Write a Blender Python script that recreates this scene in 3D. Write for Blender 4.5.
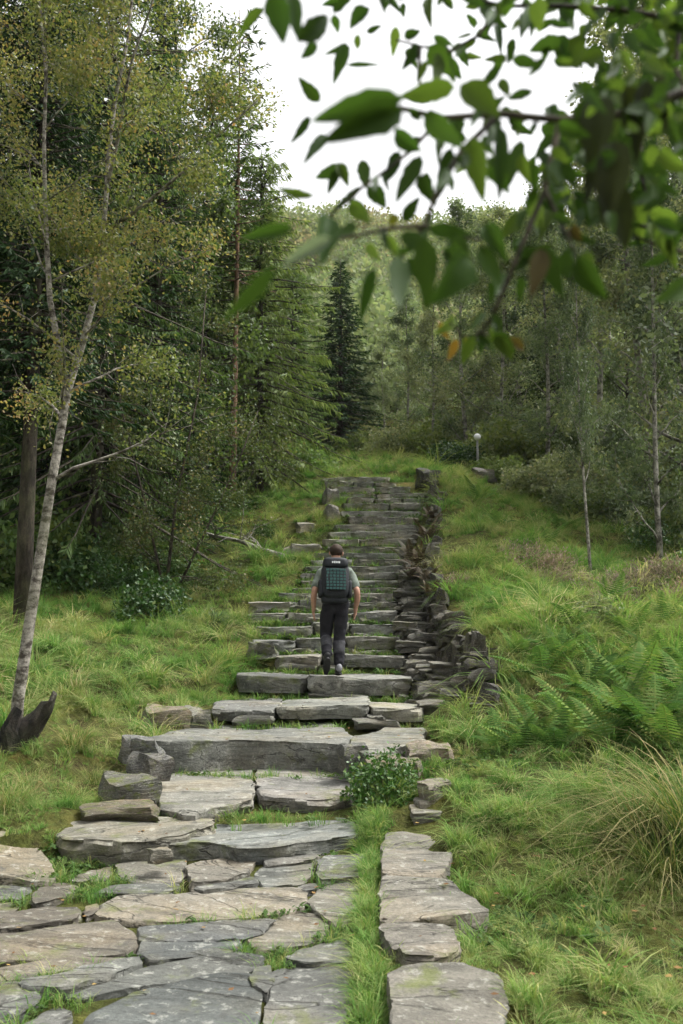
import bpy, bmesh, math, random
import numpy as np
from mathutils import Vector, Matrix, noise

for _o in list(bpy.data.objects):
    bpy.data.objects.remove(_o)
SC = bpy.context.scene
COL = SC.collection
R = math.radians
rng = np.random.default_rng(7)
random.seed(7)

# ------------------------------------------------------------------ camera
W, H, F, YH, CH = 683, 1024, 950.0, 636.0, 1.6
PITCH = math.atan((YH - 512) / F)
cam_d = bpy.data.cameras.new('camera')
cam = bpy.data.objects.new('camera', cam_d)
COL.objects.link(cam)
cam.location = (0, 0, CH)
cam.rotation_euler = (R(90) + PITCH, 0, 0)
cam_d.sensor_fit = 'VERTICAL'
cam_d.sensor_height = 36.0
cam_d.sensor_width = 24.0
cam_d.lens = F / H * 36.0
cam_d.clip_start = 0.05
cam_d.clip_end = 2000
cam_d.dof.use_dof = True
cam_d.dof.focus_distance = 9.5
cam_d.dof.aperture_fstop = 4.0
SC.camera = cam

# ------------------------------------------------------------------ world, sun, exposure
SUN_EL, SUN_AZ = R(60), R(72)      # high, from the right
wd = bpy.data.worlds.new('World')
SC.world = wd
wd.use_nodes = True
nt = wd.node_tree
nt.nodes.clear()
sky = nt.nodes.new('ShaderNodeTexSky')
sky.sky_type = 'NISHITA'
sky.sun_disc = False
sky.sun_elevation = SUN_EL
sky.sun_rotation = SUN_AZ
sky.air_density = 1.0
sky.dust_density = 6.0
sky.ozone_density = 1.0
hs = nt.nodes.new('ShaderNodeHueSaturation')      # a thin white overcast
hs.inputs['Saturation'].default_value = 0.04
bg = nt.nodes.new('ShaderNodeBackground')
bg.inputs['Strength'].default_value = 0.15
wo = nt.nodes.new('ShaderNodeOutputWorld')
nt.links.new(sky.outputs[0], hs.inputs['Color'])
nt.links.new(hs.outputs[0], bg.inputs['Color'])
nt.links.new(bg.outputs[0], wo.inputs['Surface'])

sun_d = bpy.data.lights.new('sun', 'SUN')
sun_d.energy = 1.5
sun_d.angle = R(12)
sun_d.color = (1.0, 0.965, 0.91)
sun = bpy.data.objects.new('sun', sun_d)
COL.objects.link(sun)
_s = Vector((math.sin(SUN_AZ) * math.cos(SUN_EL), math.cos(SUN_AZ) * math.cos(SUN_EL), math.sin(SUN_EL)))
sun.location = _s * 60
sun.rotation_euler = _s.to_track_quat('Z', 'Y').to_euler()

SC.view_settings.view_transform = 'Standard'
SC.view_settings.look = 'None'
SC.view_settings.exposure = 1.32
SC.view_settings.gamma = 1.0
SC.view_settings.use_curve_mapping = False
SC.cycles.max_bounces = 6
SC.cycles.diffuse_bounces = 3
SC.cycles.glossy_bounces = 2
SC.cycles.transmission_bounces = 3
SC.cycles.transparent_max_bounces = 4
SC.cycles.use_denoising = True
SC.cycles.use_adaptive_sampling = True
SC.cycles.adaptive_threshold = 0.02
SC.cycles.caustics_reflective = False
SC.cycles.caustics_refractive = False

# ------------------------------------------------------------------ pixel helpers
_cp, _sp = math.cos(PITCH), math.sin(PITCH)
def ray(px, py):
    a, b = (px - W / 2) / F, (H / 2 - py) / F
    return Vector((a, _cp - b * _sp, _sp + b * _cp))
def P(px, py, d):
    r = ray(px, py)
    return Vector((0, 0, CH)) + r * (d / r.y)
def PZ(px, py, z):
    r = ray(px, py)
    return Vector((0, 0, CH)) + r * ((z - CH) / r.z)
def PX(px, d, z):
    """world x of pixel column px at depth d, height z"""
    c = d * _cp + (z - CH) * _sp
    return (px - W / 2) / F * c

# ------------------------------------------------------------------ object helpers
def tag(o, label=None, cat=None, group=None, kind=None):
    if label: o['label'] = label
    if cat: o['category'] = cat
    if group: o['group'] = group
    if kind: o['kind'] = kind
    return o
def obj(name, me, mat=None, parent=None, loc=None):
    o = bpy.data.objects.new(name, me)
    COL.objects.link(o)
    if mat is not None and me is not None and len(me.materials) == 0:
        me.materials.append(mat)
    if parent is not None: o.parent = parent
    if loc is not None: o.location = loc
    return o
def empty(name, loc, rz=0.0):
    o = bpy.data.objects.new(name, None)
    o.empty_display_size = 0.1
    COL.objects.link(o)
    o.location = loc
    o.rotation_euler = (0, 0, rz)
    return o
def mesh(name, v, f, smooth=True, sharp=None):
    me = bpy.data.meshes.new(name)
    me.from_pydata([tuple(p) for p in v], [], f)
    if smooth:
        me.polygons.foreach_set('use_smooth', np.ones(len(me.polygons), dtype=bool))
        if sharp is not None: me.set_sharp_from_angle(angle=R(sharp))
    me.update()
    return me
def np_mesh(name, V, Fa, attr=None, smooth=False):
    """V (n,3); Fa (m,k) equal sided faces; attr {name: per-face floats}"""
    V = np.asarray(V, dtype=np.float32); Fa = np.asarray(Fa, dtype=np.int32)
    m, k = Fa.shape
    me = bpy.data.meshes.new(name)
    me.vertices.add(len(V)); me.vertices.foreach_set('co', V.ravel())
    me.loops.add(m * k); me.loops.foreach_set('vertex_index', Fa.ravel())
    me.polygons.add(m)
    me.polygons.foreach_set('loop_start', np.arange(m, dtype=np.int32) * k)
    me.polygons.foreach_set('loop_total', np.full(m, k, dtype=np.int32))
    if smooth: me.polygons.foreach_set('use_smooth', np.ones(m, dtype=bool))
    for n_, a_ in (attr or {}).items():
        at = me.attributes.new(n_, 'FLOAT', 'FACE')
        at.data.foreach_set('value', np.asarray(a_, dtype=np.float32))
    me.update(calc_edges=True)
    return me
def tube(v, f, pts, rad, sides=6):
    """append a tapered tube along pts to lists v, f"""
    pts = [Vector(p) for p in pts]
    n = len(pts)
    start = len(v)
    up = Vector((0.123, 0.97, 0.21))
    for i, p in enumerate(pts):
        t = (pts[min(i + 1, n - 1)] - pts[max(i - 1, 0)])
        if t.length < 1e-9: t = Vector((0, 0, 1))
        t.normalize()
        a = t.cross(up)
        if a.length < 1e-3: a = t.cross(Vector((1, 0, 0)))
        a.normalize(); b = t.cross(a)
        r = rad[i] if hasattr(rad, '__len__') else rad
        for k in range(sides):
            an = 2 * math.pi * k / sides
            v.append(tuple(p + a * (r * math.cos(an)) + b * (r * math.sin(an))))
    for i in range(n - 1):
        for k in range(sides):
            k2 = (k + 1) % sides
            s0 = start + i * sides; s1 = s0 + sides
            f.append((s0 + k, s0 + k2, s1 + k2, s1 + k))
    f.append(tuple(start + k for k in reversed(range(sides))))
    f.append(tuple(start + (n - 1) * sides + k for k in range(sides)))
def box(v, f, c, s, rot=None):
    b0 = len(v)
    for sx in (-1, 1):
        for sy in (-1, 1):
            for sz in (-1, 1):
                p = Vector((sx * s[0] / 2, sy * s[1] / 2, sz * s[2] / 2))
                if rot is not None: p = rot @ p
                v.append(tuple(Vector(c) + p))
    for q in ((0, 1, 3, 2), (4, 6, 7, 5), (0, 4, 5, 1), (2, 3, 7, 6), (0, 2, 6, 4), (1, 5, 7, 3)):
        f.append(tuple(b0 + i for i in q))

# ------------------------------------------------------------------ materials
def new_mat(name):
    m = bpy.data.materials.new(name)
    m.use_nodes = True
    t = m.node_tree
    t.nodes.clear()
    out = t.nodes.new('ShaderNodeOutputMaterial')
    return m, t, out
def N(t, kind, **kw):
    n = t.nodes.new(kind)
    for k, v in kw.items(): setattr(n, k, v)
    return n
def setin(n, **kw):
    for k, v in kw.items(): n.inputs[k.replace('_', ' ')].default_value = v
    return n
def ramp(t, fac, stops, interp='LINEAR'):
    r = N(t, 'ShaderNodeValToRGB')
    r.color_ramp.interpolation = interp
    e = r.color_ramp.elements
    while len(e) < len(stops): e.new(0.5)
    for i, (p, c) in enumerate(stops):
        e[i].position = p
        e[i].color = (c[0], c[1], c[2], 1) if hasattr(c, '__len__') else (c, c, c, 1)
    if fac is not None: t.links.new(fac, r.inputs[0])
    return r
def noise_tex(t, vec, scale, detail=4, rough=0.6, dist=0.0):
    n = N(t, 'ShaderNodeTexNoise')
    setin(n, Scale=scale, Detail=detail, Roughness=rough, Distortion=dist)
    if vec is not None: t.links.new(vec, n.inputs['Vector'])
    return n.outputs['Fac']
def mix(t, a, b, fac, mode='MIX'):
    n = N(t, 'ShaderNodeMix', data_type='RGBA', blend_type=mode)
    for s, v in ((n.inputs['Factor'], fac), (n.inputs['A'], a), (n.inputs['B'], b)):
        if hasattr(v, 'is_output') or isinstance(v, bpy.types.NodeSocket): t.links.new(v, s)
        elif hasattr(v, '__len__'): s.default_value = (v[0], v[1], v[2], 1)
        else: s.default_value = v
    return n.outputs['Result']
def math_n(t, op, a, b=None, clamp=False):
    n = N(t, 'ShaderNodeMath', operation=op, use_clamp=clamp)
    for i, v in enumerate((a, b)):
        if v is None: continue
        if isinstance(v, bpy.types.NodeSocket): t.links.new(v, n.inputs[i])
        else: n.inputs[i].default_value = v
    return n.outputs[0]

def rock_material(name, moss=0.25, scale=1.0, lichen=0.5):
    m, t, out = new_mat(name)
    tc = N(t, 'ShaderNodeTexCoord'); oi = N(t, 'ShaderNodeObjectInfo')
    off = N(t, 'ShaderNodeVectorMath', operation='SCALE'); off.inputs['Scale'].default_value = 37.0
    cmb = N(t, 'ShaderNodeCombineXYZ')
    for i in range(3): t.links.new(oi.outputs['Random'], cmb.inputs[i])
    t.links.new(cmb.outputs[0], off.inputs[0])
    add = N(t, 'ShaderNodeVectorMath', operation='ADD')
    t.links.new(tc.outputs['Object'], add.inputs[0]); t.links.new(off.outputs[0], add.inputs[1])
    v = add.outputs[0]
    # foliation: stretched coordinates, direction by stone
    rot = N(t, 'ShaderNodeVectorRotate', rotation_type='Z_AXIS')
    ang = math_n(t, 'MULTIPLY_ADD', oi.outputs['Random'], 1.2); ang.node.inputs[2].default_value = -0.6
    t.links.new(v, rot.inputs['Vector']); t.links.new(ang, rot.inputs['Angle'])
    mp = N(t, 'ShaderNodeMapping'); mp.inputs['Scale'].default_value = (1.2 * scale, 4.6 * scale, 8.0 * scale)
    t.links.new(rot.outputs[0], mp.inputs['Vector'])
    streak = noise_tex(t, mp.outputs[0], 1.6, 6, 0.62, 0.35)
    big = noise_tex(t, v, 1.7 * scale, 4, 0.55)
    mid = noise_tex(t, v, 6.5 * scale, 6, 0.65)
    fine = noise_tex(t, v, 55 * scale, 4, 0.7)
    c = mix(t, oi.outputs['Color'], ramp(t, streak, [(0.28, 0.5), (0.5, 0.92), (0.72, 1.25)]).outputs[0], 1.0, 'MULTIPLY')
    c = mix(t, c, ramp(t, big, [(0.3, (0.66, 0.68, 0.68)), (0.5, (1, 1, 1)), (0.7, (1.22, 1.12, 0.98))]).outputs[0], 1.0, 'MULTIPLY')
    c = mix(t, c, ramp(t, fine, [(0.3, 0.66), (0.5, 1.0), (0.72, 1.3)]).outputs[0], 1.0, 'MULTIPLY')
    # pale lichen blotches
    lv = noise_tex(t, v, 13 * scale, 5, 0.72)
    lf = math_n(t, 'MULTIPLY', ramp(t, lv, [(0.56, 0), (0.63, 1)]).outputs[0], lichen)
    c = mix(t, c, (0.46, 0.46, 0.40), lf)
    df = math_n(t, 'MULTIPLY', ramp(t, mid, [(0.30, 1), (0.40, 0)]).outputs[0], 0.75)
    c = mix(t, c, (0.055, 0.055, 0.05), df)
    cv = noise_tex(t, mp.outputs[0], 0.55, 5, 0.55, 0.6)
    crk = ramp(t, math_n(t, 'ABSOLUTE', math_n(t, 'SUBTRACT', cv, 0.5)), [(0.0, 1), (0.010, 0)]).outputs[0]
    c = mix(t, c, (0.035, 0.033, 0.028), math_n(t, 'MULTIPLY', crk, 0.7))
    # moss, olive, in drifts
    mv = noise_tex(t, v, 3.1 * scale, 7, 0.7, 0.2)
    mf = ramp(t, mv, [(0.62 - 0.16 * moss, 0), (0.72 - 0.12 * moss, 1)]).outputs[0]
    c = mix(t, c, mix(t, (0.055, 0.075, 0.018), (0.13, 0.14, 0.035), fine), math_n(t, 'MULTIPLY', mf, min(1.0, 0.3 + moss)))
    b = N(t, 'ShaderNodeBsdfPrincipled')
    t.links.new(c, b.inputs['Base Color'])
    b.inputs['Roughness'].default_value = 0.82
    b.inputs['Specular IOR Level'].default_value = 0.25
    hgt = math_n(t, 'ADD', math_n(t, 'MULTIPLY', streak, 1.2), math_n(t, 'ADD', math_n(t, 'MULTIPLY', mid, 0.8), math_n(t, 'MULTIPLY', fine, 0.18)))
    hgt = math_n(t, 'SUBTRACT', hgt, math_n(t, 'MULTIPLY', crk, 0.5))
    bp = N(t, 'ShaderNodeBump'); setin(bp, Strength=0.75, Distance=0.035)
    t.links.new(hgt, bp.inputs['Height']); t.links.new(bp.outputs[0], b.inputs['Normal'])
    t.links.new(b.outputs[0], out.inputs['Surface'])
    return m

def leaf_material(name, stops, attr='tone', instancer=None, trans=0.35, gloss=0.12, rough=0.5, veins=False):
    m, t, out = new_mat(name)
    a = N(t, 'ShaderNodeAttribute', attribute_name=attr)
    fac = a.outputs['Fac']
    if instancer:
        i = N(t, 'ShaderNodeAttribute', attribute_name=instancer); i.attribute_type = 'INSTANCER'
        fac = math_n(t, 'ADD', math_n(t, 'MULTIPLY', fac, 0.45), math_n(t, 'MULTIPLY', i.outputs['Fac'], 0.55))
    c = ramp(t, fac, stops).outputs[0]
    if not instancer and not veins:
        ov = N(t, 'ShaderNodeObjectInfo')
        c = mix(t, c, ramp(t, ov.outputs['Random'], [(0.0, (0.5, 0.55, 0.52)), (0.35, (0.82, 0.88, 0.8)), (0.65, (1.05, 1.02, 1.0)), (1.0, (1.25, 1.12, 0.95))]).outputs[0], 1.0, 'MULTIPLY')
    if veins:
        oi = N(t, 'ShaderNodeObjectInfo')
        tc = N(t, 'ShaderNodeTexCoord')
        nz = noise_tex(t, tc.outputs['Object'], 60, 4, 0.6)
        c = mix(t, oi.outputs['Color'], c, 0.15)
        c = mix(t, c, ramp(t, nz, [(0.28, (0.5, 0.42, 0.3)), (0.42, (0.9, 0.9, 0.9)), (0.7, (1.3, 1.25, 1.2))]).outputs[0], 1.0, 'MULTIPLY')
    d = N(t, 'ShaderNodeBsdfDiffuse'); t.links.new(c, d.inputs['Color'])
    tr = N(t, 'ShaderNodeBsdfTranslucent')
    t.links.new(mix(t, c, (1.15, 1.25, 0.7), 1.0, 'MULTIPLY'), tr.inputs['Color'])
    ms = N(t, 'ShaderNodeMixShader'); ms.inputs[0].default_value = trans
    t.links.new(d.outputs[0], ms.inputs[1]); t.links.new(tr.outputs[0], ms.inputs[2])
    last = ms.outputs[0]
    if gloss > 0:
        g = N(t, 'ShaderNodeBsdfGlossy'); g.inputs['Roughness'].default_value = rough
        g.inputs['Color'].default_value = (0.8, 0.85, 0.8, 1)
        fr = N(t, 'ShaderNodeLayerWeight'); fr.inputs['Blend'].default_value = 0.25
        m2 = N(t, 'ShaderNodeMixShader')
        t.links.new(math_n(t, 'MULTIPLY', fr.outputs['Facing'], gloss), m2.inputs[0])
        t.links.new(last, m2.inputs[1]); t.links.new(g.outputs[0], m2.inputs[2])
        last = m2.outputs[0]
    t.links.new(last, out.inputs['Surface'])
    return m

def bark_material(name, base, dark, scale=9.0, zs=2.0, lo=0.42, hi=0.56, moss=0.0):
    m, t, out = new_mat(name)
    tc = N(t, 'ShaderNodeTexCoord')
    mp = N(t, 'ShaderNodeMapping'); mp.inputs['Scale'].default_value = (1, 1, zs)
    t.links.new(tc.outputs['Object'], mp.inputs['Vector'])
    n1 = noise_tex(t, mp.outputs[0], scale, 5, 0.65, 0.3)
    n2 = noise_tex(t, tc.outputs['Object'], 1.6, 4, 0.6)
    n3 = noise_tex(t, tc.outputs['Object'], 40, 4, 0.7)
    c = mix(t, dark, base, ramp(t, n1, [(lo, 0), (hi, 1)]).outputs[0])
    c = mix(t, c, ramp(t, n3, [(0.3, 0.7), (0.7, 1.25)]).outputs[0], 1.0, 'MULTIPLY')
    c = mix(t, c, (0.08, 0.09, 0.035), math_n(t, 'MULTIPLY', ramp(t, n2, [(0.45, 0), (0.65, 1)]).outputs[0], 0.25 + moss))
    b = N(t, 'ShaderNodeBsdfPrincipled'); t.links.new(c, b.inputs['Base Color'])
    b.inputs['Roughness'].default_value = 0.85; b.inputs['Specular IOR Level'].default_value = 0.2
    bp = N(t, 'ShaderNodeBump'); setin(bp, Strength=0.7, Distance=0.02)
    t.links.new(math_n(t, 'ADD', n1, n3), bp.inputs['Height']); t.links.new(bp.outputs[0], b.inputs['Normal'])
    t.links.new(b.outputs[0], out.inputs['Surface'])
    return m

def plain_material(name, col, rough=0.8, spec=0.3, var=0.2, vscale=30, bump=0.0):
    m, t, out = new_mat(name)
    tc = N(t, 'ShaderNodeTexCoord')
    n = noise_tex(t, tc.outputs['Object'], vscale, 4, 0.65)
    c = mix(t, col, ramp(t, n, [(0.3, 1 - var), (0.7, 1 + var)]).outputs[0], 1.0, 'MULTIPLY')
    b = N(t, 'ShaderNodeBsdfPrincipled'); t.links.new(c, b.inputs['Base Color'])
    b.inputs['Roughness'].default_value = rough; b.inputs['Specular IOR Level'].default_value = spec
    if bump:
        bp = N(t, 'ShaderNodeBump'); setin(bp, Strength=0.6, Distance=bump)
        t.links.new(n, bp.inputs['Height']); t.links.new(bp.outputs[0], b.inputs['Normal'])
    t.links.new(b.outputs[0], out.inputs['Surface'])
    return m

def ground_material():
    m, t, out = new_mat('mossy_ground')
    tc = N(t, 'ShaderNodeTexCoord'); v = tc.outputs['Object']
    n1 = noise_tex(t, v, 0.35, 5, 0.6); n2 = noise_tex(t, v, 2.7, 6, 0.65); n3 = noise_tex(t, v, 24, 5, 0.7)
    c = ramp(t, n2, [(0.3, (0.04, 0.032, 0.016)), (0.48, (0.06, 0.07, 0.02)), (0.62, (0.1, 0.1, 0.032)), (0.75, (0.15, 0.115, 0.055))]).outputs[0]
    c = mix(t, c, ramp(t, n1, [(0.35, (0.8, 0.9, 0.7)), (0.65, (1.2, 1.05, 0.9))]).outputs[0], 1.0, 'MULTIPLY')
    c = mix(t, c, ramp(t, n3, [(0.3, 0.55), (0.7, 1.4)]).outputs[0], 1.0, 'MULTIPLY')
    b = N(t, 'ShaderNodeBsdfPrincipled'); t.links.new(c, b.inputs['Base Color'])
    b.inputs['Roughness'].default_value = 0.95; b.inputs['Specular IOR Level'].default_value = 0.1
    bp = N(t, 'ShaderNodeBump'); setin(bp, Strength=1.0, Distance=0.06)
    t.links.new(math_n(t, 'ADD', n3, n2), bp.inputs['Height']); t.links.new(bp.outputs[0], b.inputs['Normal'])
    t.links.new(b.outputs[0], out.inputs['Surface'])
    return m

M = {}
M['rock'] = rock_material('flagstone_rock', 0.4, 1.0, 0.3)
M['rock_mossy'] = rock_material('mossy_rock', 0.75, 1.4, 0.35)
M['ground'] = ground_material()
M['grass'] = leaf_material('grass_blades', [(0.0, (0.038, 0.105, 0.026)), (0.25, (0.08, 0.18, 0.042)), (0.5, (0.15, 0.25, 0.068)), (0.75, (0.28, 0.3, 0.12)), (1.0, (0.46, 0.39, 0.22))], 'tone', 'tint', 0.35, 0)
M['herb'] = leaf_material('herb_leaves', [(0.0, (0.03, 0.06, 0.018)), (0.5, (0.06, 0.105, 0.03)), (1.0, (0.13, 0.165, 0.05))], 'tone', 'tint', 0.3, 0.03)
M['birch_leaf'] = leaf_material('birch_leaves', [(0.0, (0.07, 0.105, 0.036)), (0.4, (0.135, 0.16, 0.058)), (0.68, (0.21, 0.2, 0.085)), (0.88, (0.3, 0.22, 0.105)), (1.0, (0.28, 0.17, 0.09))], trans=0.5)
M['grey_leaf'] = leaf_material('grey_birch_leaves', [(0.0, (0.09, 0.125, 0.068)), (0.5, (0.19, 0.225, 0.13)), (0.85, (0.29, 0.31, 0.195)), (1.0, (0.35, 0.31, 0.18))], trans=0.45)
M['olive_leaf'] = leaf_material('olive_leaves', [(0.0, (0.07, 0.105, 0.036)), (0.5, (0.13, 0.17, 0.058)), (1.0, (0.21, 0.23, 0.085))], trans=0.5)
M['spruce_dark'] = leaf_material('dark_spruce_needles', [(0.0, (0.024, 0.055, 0.02)), (0.6, (0.055, 0.105, 0.036)), (1.0, (0.11, 0.165, 0.055))], trans=0.25, gloss=0.08)
M['spruce_mid'] = leaf_material('green_spruce_needles', [(0.0, (0.035, 0.07, 0.022)), (0.6, (0.085, 0.135, 0.04)), (1.0, (0.15, 0.19, 0.06))], trans=0.35, gloss=0.08)
M['larch'] = leaf_material('larch_needles', [(0.0, (0.085, 0.14, 0.05)), (0.6, (0.16, 0.23, 0.08)), (1.0, (0.24, 0.29, 0.11))], trans=0.5, gloss=0.08)
M['fern'] = leaf_material('fern_fronds', [(0.0, (0.045, 0.1, 0.03)), (0.6, (0.085, 0.155, 0.045)), (1.0, (0.19, 0.21, 0.08))], trans=0.35, gloss=0)
M['dead_fern'] = leaf_material('withered_fern', [(0.0, (0.04, 0.026, 0.018)), (0.6, (0.075, 0.05, 0.034)), (1.0, (0.12, 0.085, 0.055))], trans=0.15)
M['bush'] = leaf_material('bush_leaves', [(0.0, (0.025, 0.07, 0.014)), (0.6, (0.055, 0.125, 0.025)), (1.0, (0.15, 0.19, 0.045))], trans=0.3, gloss=0.25)
M['heather'] = leaf_material('heather_sprigs', [(0.0, (0.10, 0.09, 0.06)), (0.5, (0.21, 0.17, 0.13)), (0.8, (0.34, 0.25, 0.23)), (1.0, (0.42, 0.3, 0.3))], trans=0.15, gloss=0)
M['wood_stuff'] = leaf_material('far_wood_leaves', [(0.0, (0.14, 0.19, 0.10)), (0.4, (0.21, 0.26, 0.145)), (0.7, (0.28, 0.29, 0.175)), (0.9, (0.33, 0.27, 0.19)), (1.0, (0.34, 0.24, 0.18))], 'tone', 'tint', 0.35, 0)  # leaf colours lightened to stand in for haze over the far hill
M['near_leaf'] = leaf_material('alder_leaves', [(0.0, (0.04, 0.09, 0.015)), (1.0, (0.12, 0.18, 0.03))], trans=0.42, gloss=0.06, rough=0.5, veins=True)
M['birch_bark'] = bark_material('birch_bark', (0.33, 0.305, 0.26), (0.06, 0.05, 0.04), 9.0, 1.6, 0.40, 0.58, 0.35)
M['grey_bark'] = bark_material('grey_bark', (0.36, 0.34, 0.29), (0.06, 0.055, 0.045), 6.0, 1.4, 0.38, 0.6)
M['dark_bark'] = bark_material('dark_bark', (0.075, 0.06, 0.045), (0.022, 0.018, 0.014), 9.0, 0.4, 0.4, 0.62, 0.15)
M['red_bark'] = bark_material('pine_bark', (0.24, 0.14, 0.085), (0.07, 0.045, 0.03), 8.0, 0.5, 0.38, 0.6)
M['twig'] = bark_material('twig_bark', (0.085, 0.07, 0.05), (0.03, 0.025, 0.02), 20, 0.5)

# ------------------------------------------------------------------ stair profile (front edge depth, front edge height)
STEP_D = [6.8, 7.75, 9.4, 11.0, 12.45, 13.55, 14.45, 15.25, 15.95, 16.55]
STEP_ROW = [839, 803, 741, 708, 676, 656, 638.5, 624, 612, 601]
rows2 = [593, 587, 580.5, 573, 566.5, 560, 553.5, 546, 539, 532, 524.5, 517, 510, 503.5, 498, 493, 487, 482, 477]
for i, r_ in enumerate(rows2):
    STEP_D.append(16.55 + 0.44 * (i + 1)); STEP_ROW.append(r_)
STEP_Z = [P(341, r_, d_).z for d_, r_ in zip(STEP_D, STEP_ROW)]
EDGE = [  # depth, left column, right column of the stairs
    (6.8, 40, 372), (7.75, 140, 356), (9.4, 142, 436), (11.0, 208, 428), (12.45, 233, 412), (13.55, 256, 405), (14.45, 252, 401),
    (15.25, 256, 398), (16.0, 262, 397), (16.55, 268, 397), (18.0, 294, 403), (19.3, 312, 408), (20.5, 330, 414), (22.3, 348, 423), (23.6, 345, 426), (24.3, 330, 402), (24.9, 318, 388)]
def edge_px(d):
    a = np.array(EDGE)
    return float(np.interp(d, a[:, 0], a[:, 1])), float(np.interp(d, a[:, 0], a[:, 2]))
def edge_x(d):
    l, r_ = edge_px(d)
    z = step_z(d)
    return PX(l, d, z), PX(r_, d, z)
def step_z(d):
    z = 0.06
    for a, b in zip(STEP_D, STEP_Z):
        if d >= a: z = b
    return z
def bed_z(d):
    xs = [-50, 2.5, 5.0] + STEP_D + [STEP_D[-1] + 0.44]
    zs = [-0.055, -0.002, 0.036, 0.085] + STEP_Z[:-1] + [STEP_Z[-1] - 0.02]
    xs = xs + []; zs = zs + []
    zs.insert(len(zs), zs[-1]) if len(zs) < len(xs) else None
    return np.interp(d, xs, np.array(zs[:len(xs)])) - 0.05

# ------------------------------------------------------------------ terrain
WL = [(474, 706, 10.9), (462, 676, 12.0), (446, 650, 13.2), (432, 622, 14.8), (425, 596, 16.4), (426, 566, 18.2), (430, 538, 20.0), (432, 512, 22.0), (428, 490, 24.2)]
wp = [P(*c) for c in WL]
WY = [p.y for p in wp]; WX = [p.x for p in wp]; WZ = [p.z for p in wp]
CTRL = [  # column, row, depth of ground points
    (20, 832, 7.0), (90, 806, 8.0), (120, 770, 9.0), (130, 733, 10.2), (180, 708, 11.3), (215, 682, 12.6), (60, 756, 9.0), (0, 800, 8.0), (-200, 790, 8.0),
    (232, 658, 13.8), (236, 634, 15.0), (250, 605, 17.0), (268, 575, 19.0), (290, 545, 21.0), (304, 515, 23.0), (314, 488, 25.0),
    (150, 640, 14.0), (60, 650, 13.0), (0, 655, 12.5), (-150, 650, 12.5), (100, 595, 17.0), (0, 600, 16.0), (200, 548, 21.0), (100, 545, 22), (0, 560, 19.5), (-250, 590, 18), (200, 505, 26), (100, 510, 28), (-100, 520, 26),
    (520, 1000, 4.35), (683, 1000, 4.4), (850, 990, 4.4), (495, 900, 5.8), (600, 900, 5.75), (683, 862, 6.1), (850, 850, 6.2), (455, 850, 6.7), (560, 815, 7.2), (683, 772, 7.9), (450, 782, 8.3), (455, 738, 9.6),
    (500, 706, 10.7), (560, 735, 9.6), (683, 715, 9.7), (900, 700, 9.8), (500, 632, 12.4), (600, 655, 11.9), (683, 640, 12.6), (900, 620, 13), (474, 580, 15.6), (458, 535, 18.3), (448, 504, 21.3), (440, 478, 24.5),
    (550, 590, 15.6), (640, 584, 16.6), (800, 580, 17), (540, 536, 20), (600, 558, 19.5), (683, 548, 21), (850, 530, 22), (500, 500, 24.5), (560, 488, 27), (640, 495, 27), (850, 480, 28),
    (380, 468, 28), (380, 456, 35), (300, 470, 31), (200, 485, 34), (0, 490, 36), (-250, 480, 36), (480, 462, 33), (600, 468, 35), (750, 460, 36), (340, 446, 44), (0, 440, 46), (700, 430, 46), (-350, 440, 46), (1000, 430, 46)]
cp = [tuple(P(*c)) for c in CTRL]
for d_ in (9.4, 12.45, 15.25, 18.0, 21.0, 24.5):      # the stair bed itself
    l_, r_ = edge_x(d_)
    cp.append((l_ + 0.1, d_, bed_z(d_)))
cp += [(-4.0, 3.5, 0.0), (-2.8, 6.0, 0.05), (-8, 3, 0.3), (-4, -6, -0.3), (0, -6, -0.4), (5, -6, -0.3), (0.0, 2, -0.1), (3, 1.5, 0.0), (8, 2, 0.4), (0.2, 5.8, 0.0), (0.2, 7.2, 0.12),
       (-14, 12, 2.2), (14, 12, 2.6), (-20, 25, 5.5), (20, 25, 6.5), (-10, -6, 0.2), (11, -6, 0.4)]
cp = np.array(cp)
def _phi(r2): return 0.5 * r2 * np.log(r2 + 1e-9)
_n = len(cp)
_d2 = ((cp[:, None, :2] - cp[None, :, :2]) ** 2).sum(-1)
_A = np.zeros((_n + 3, _n + 3))
_A[:_n, :_n] = _phi(_d2) + np.eye(_n) * 0.08
_A[:_n, _n] = 1; _A[:_n, _n + 1:] = cp[:, :2]
_A[_n, :_n] = 1; _A[_n + 1:, :_n] = cp[:, :2].T
_w = np.linalg.solve(_A, np.concatenate([cp[:, 2], np.zeros(3)]))
def wave(x, y, s=1.0):
    return (np.sin(x * 1.7 * s + 0.6 * np.sin(y * 1.3 * s)) * np.cos(y * 1.9 * s + 1.1 * np.sin(x * 0.9 * s)))
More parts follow.
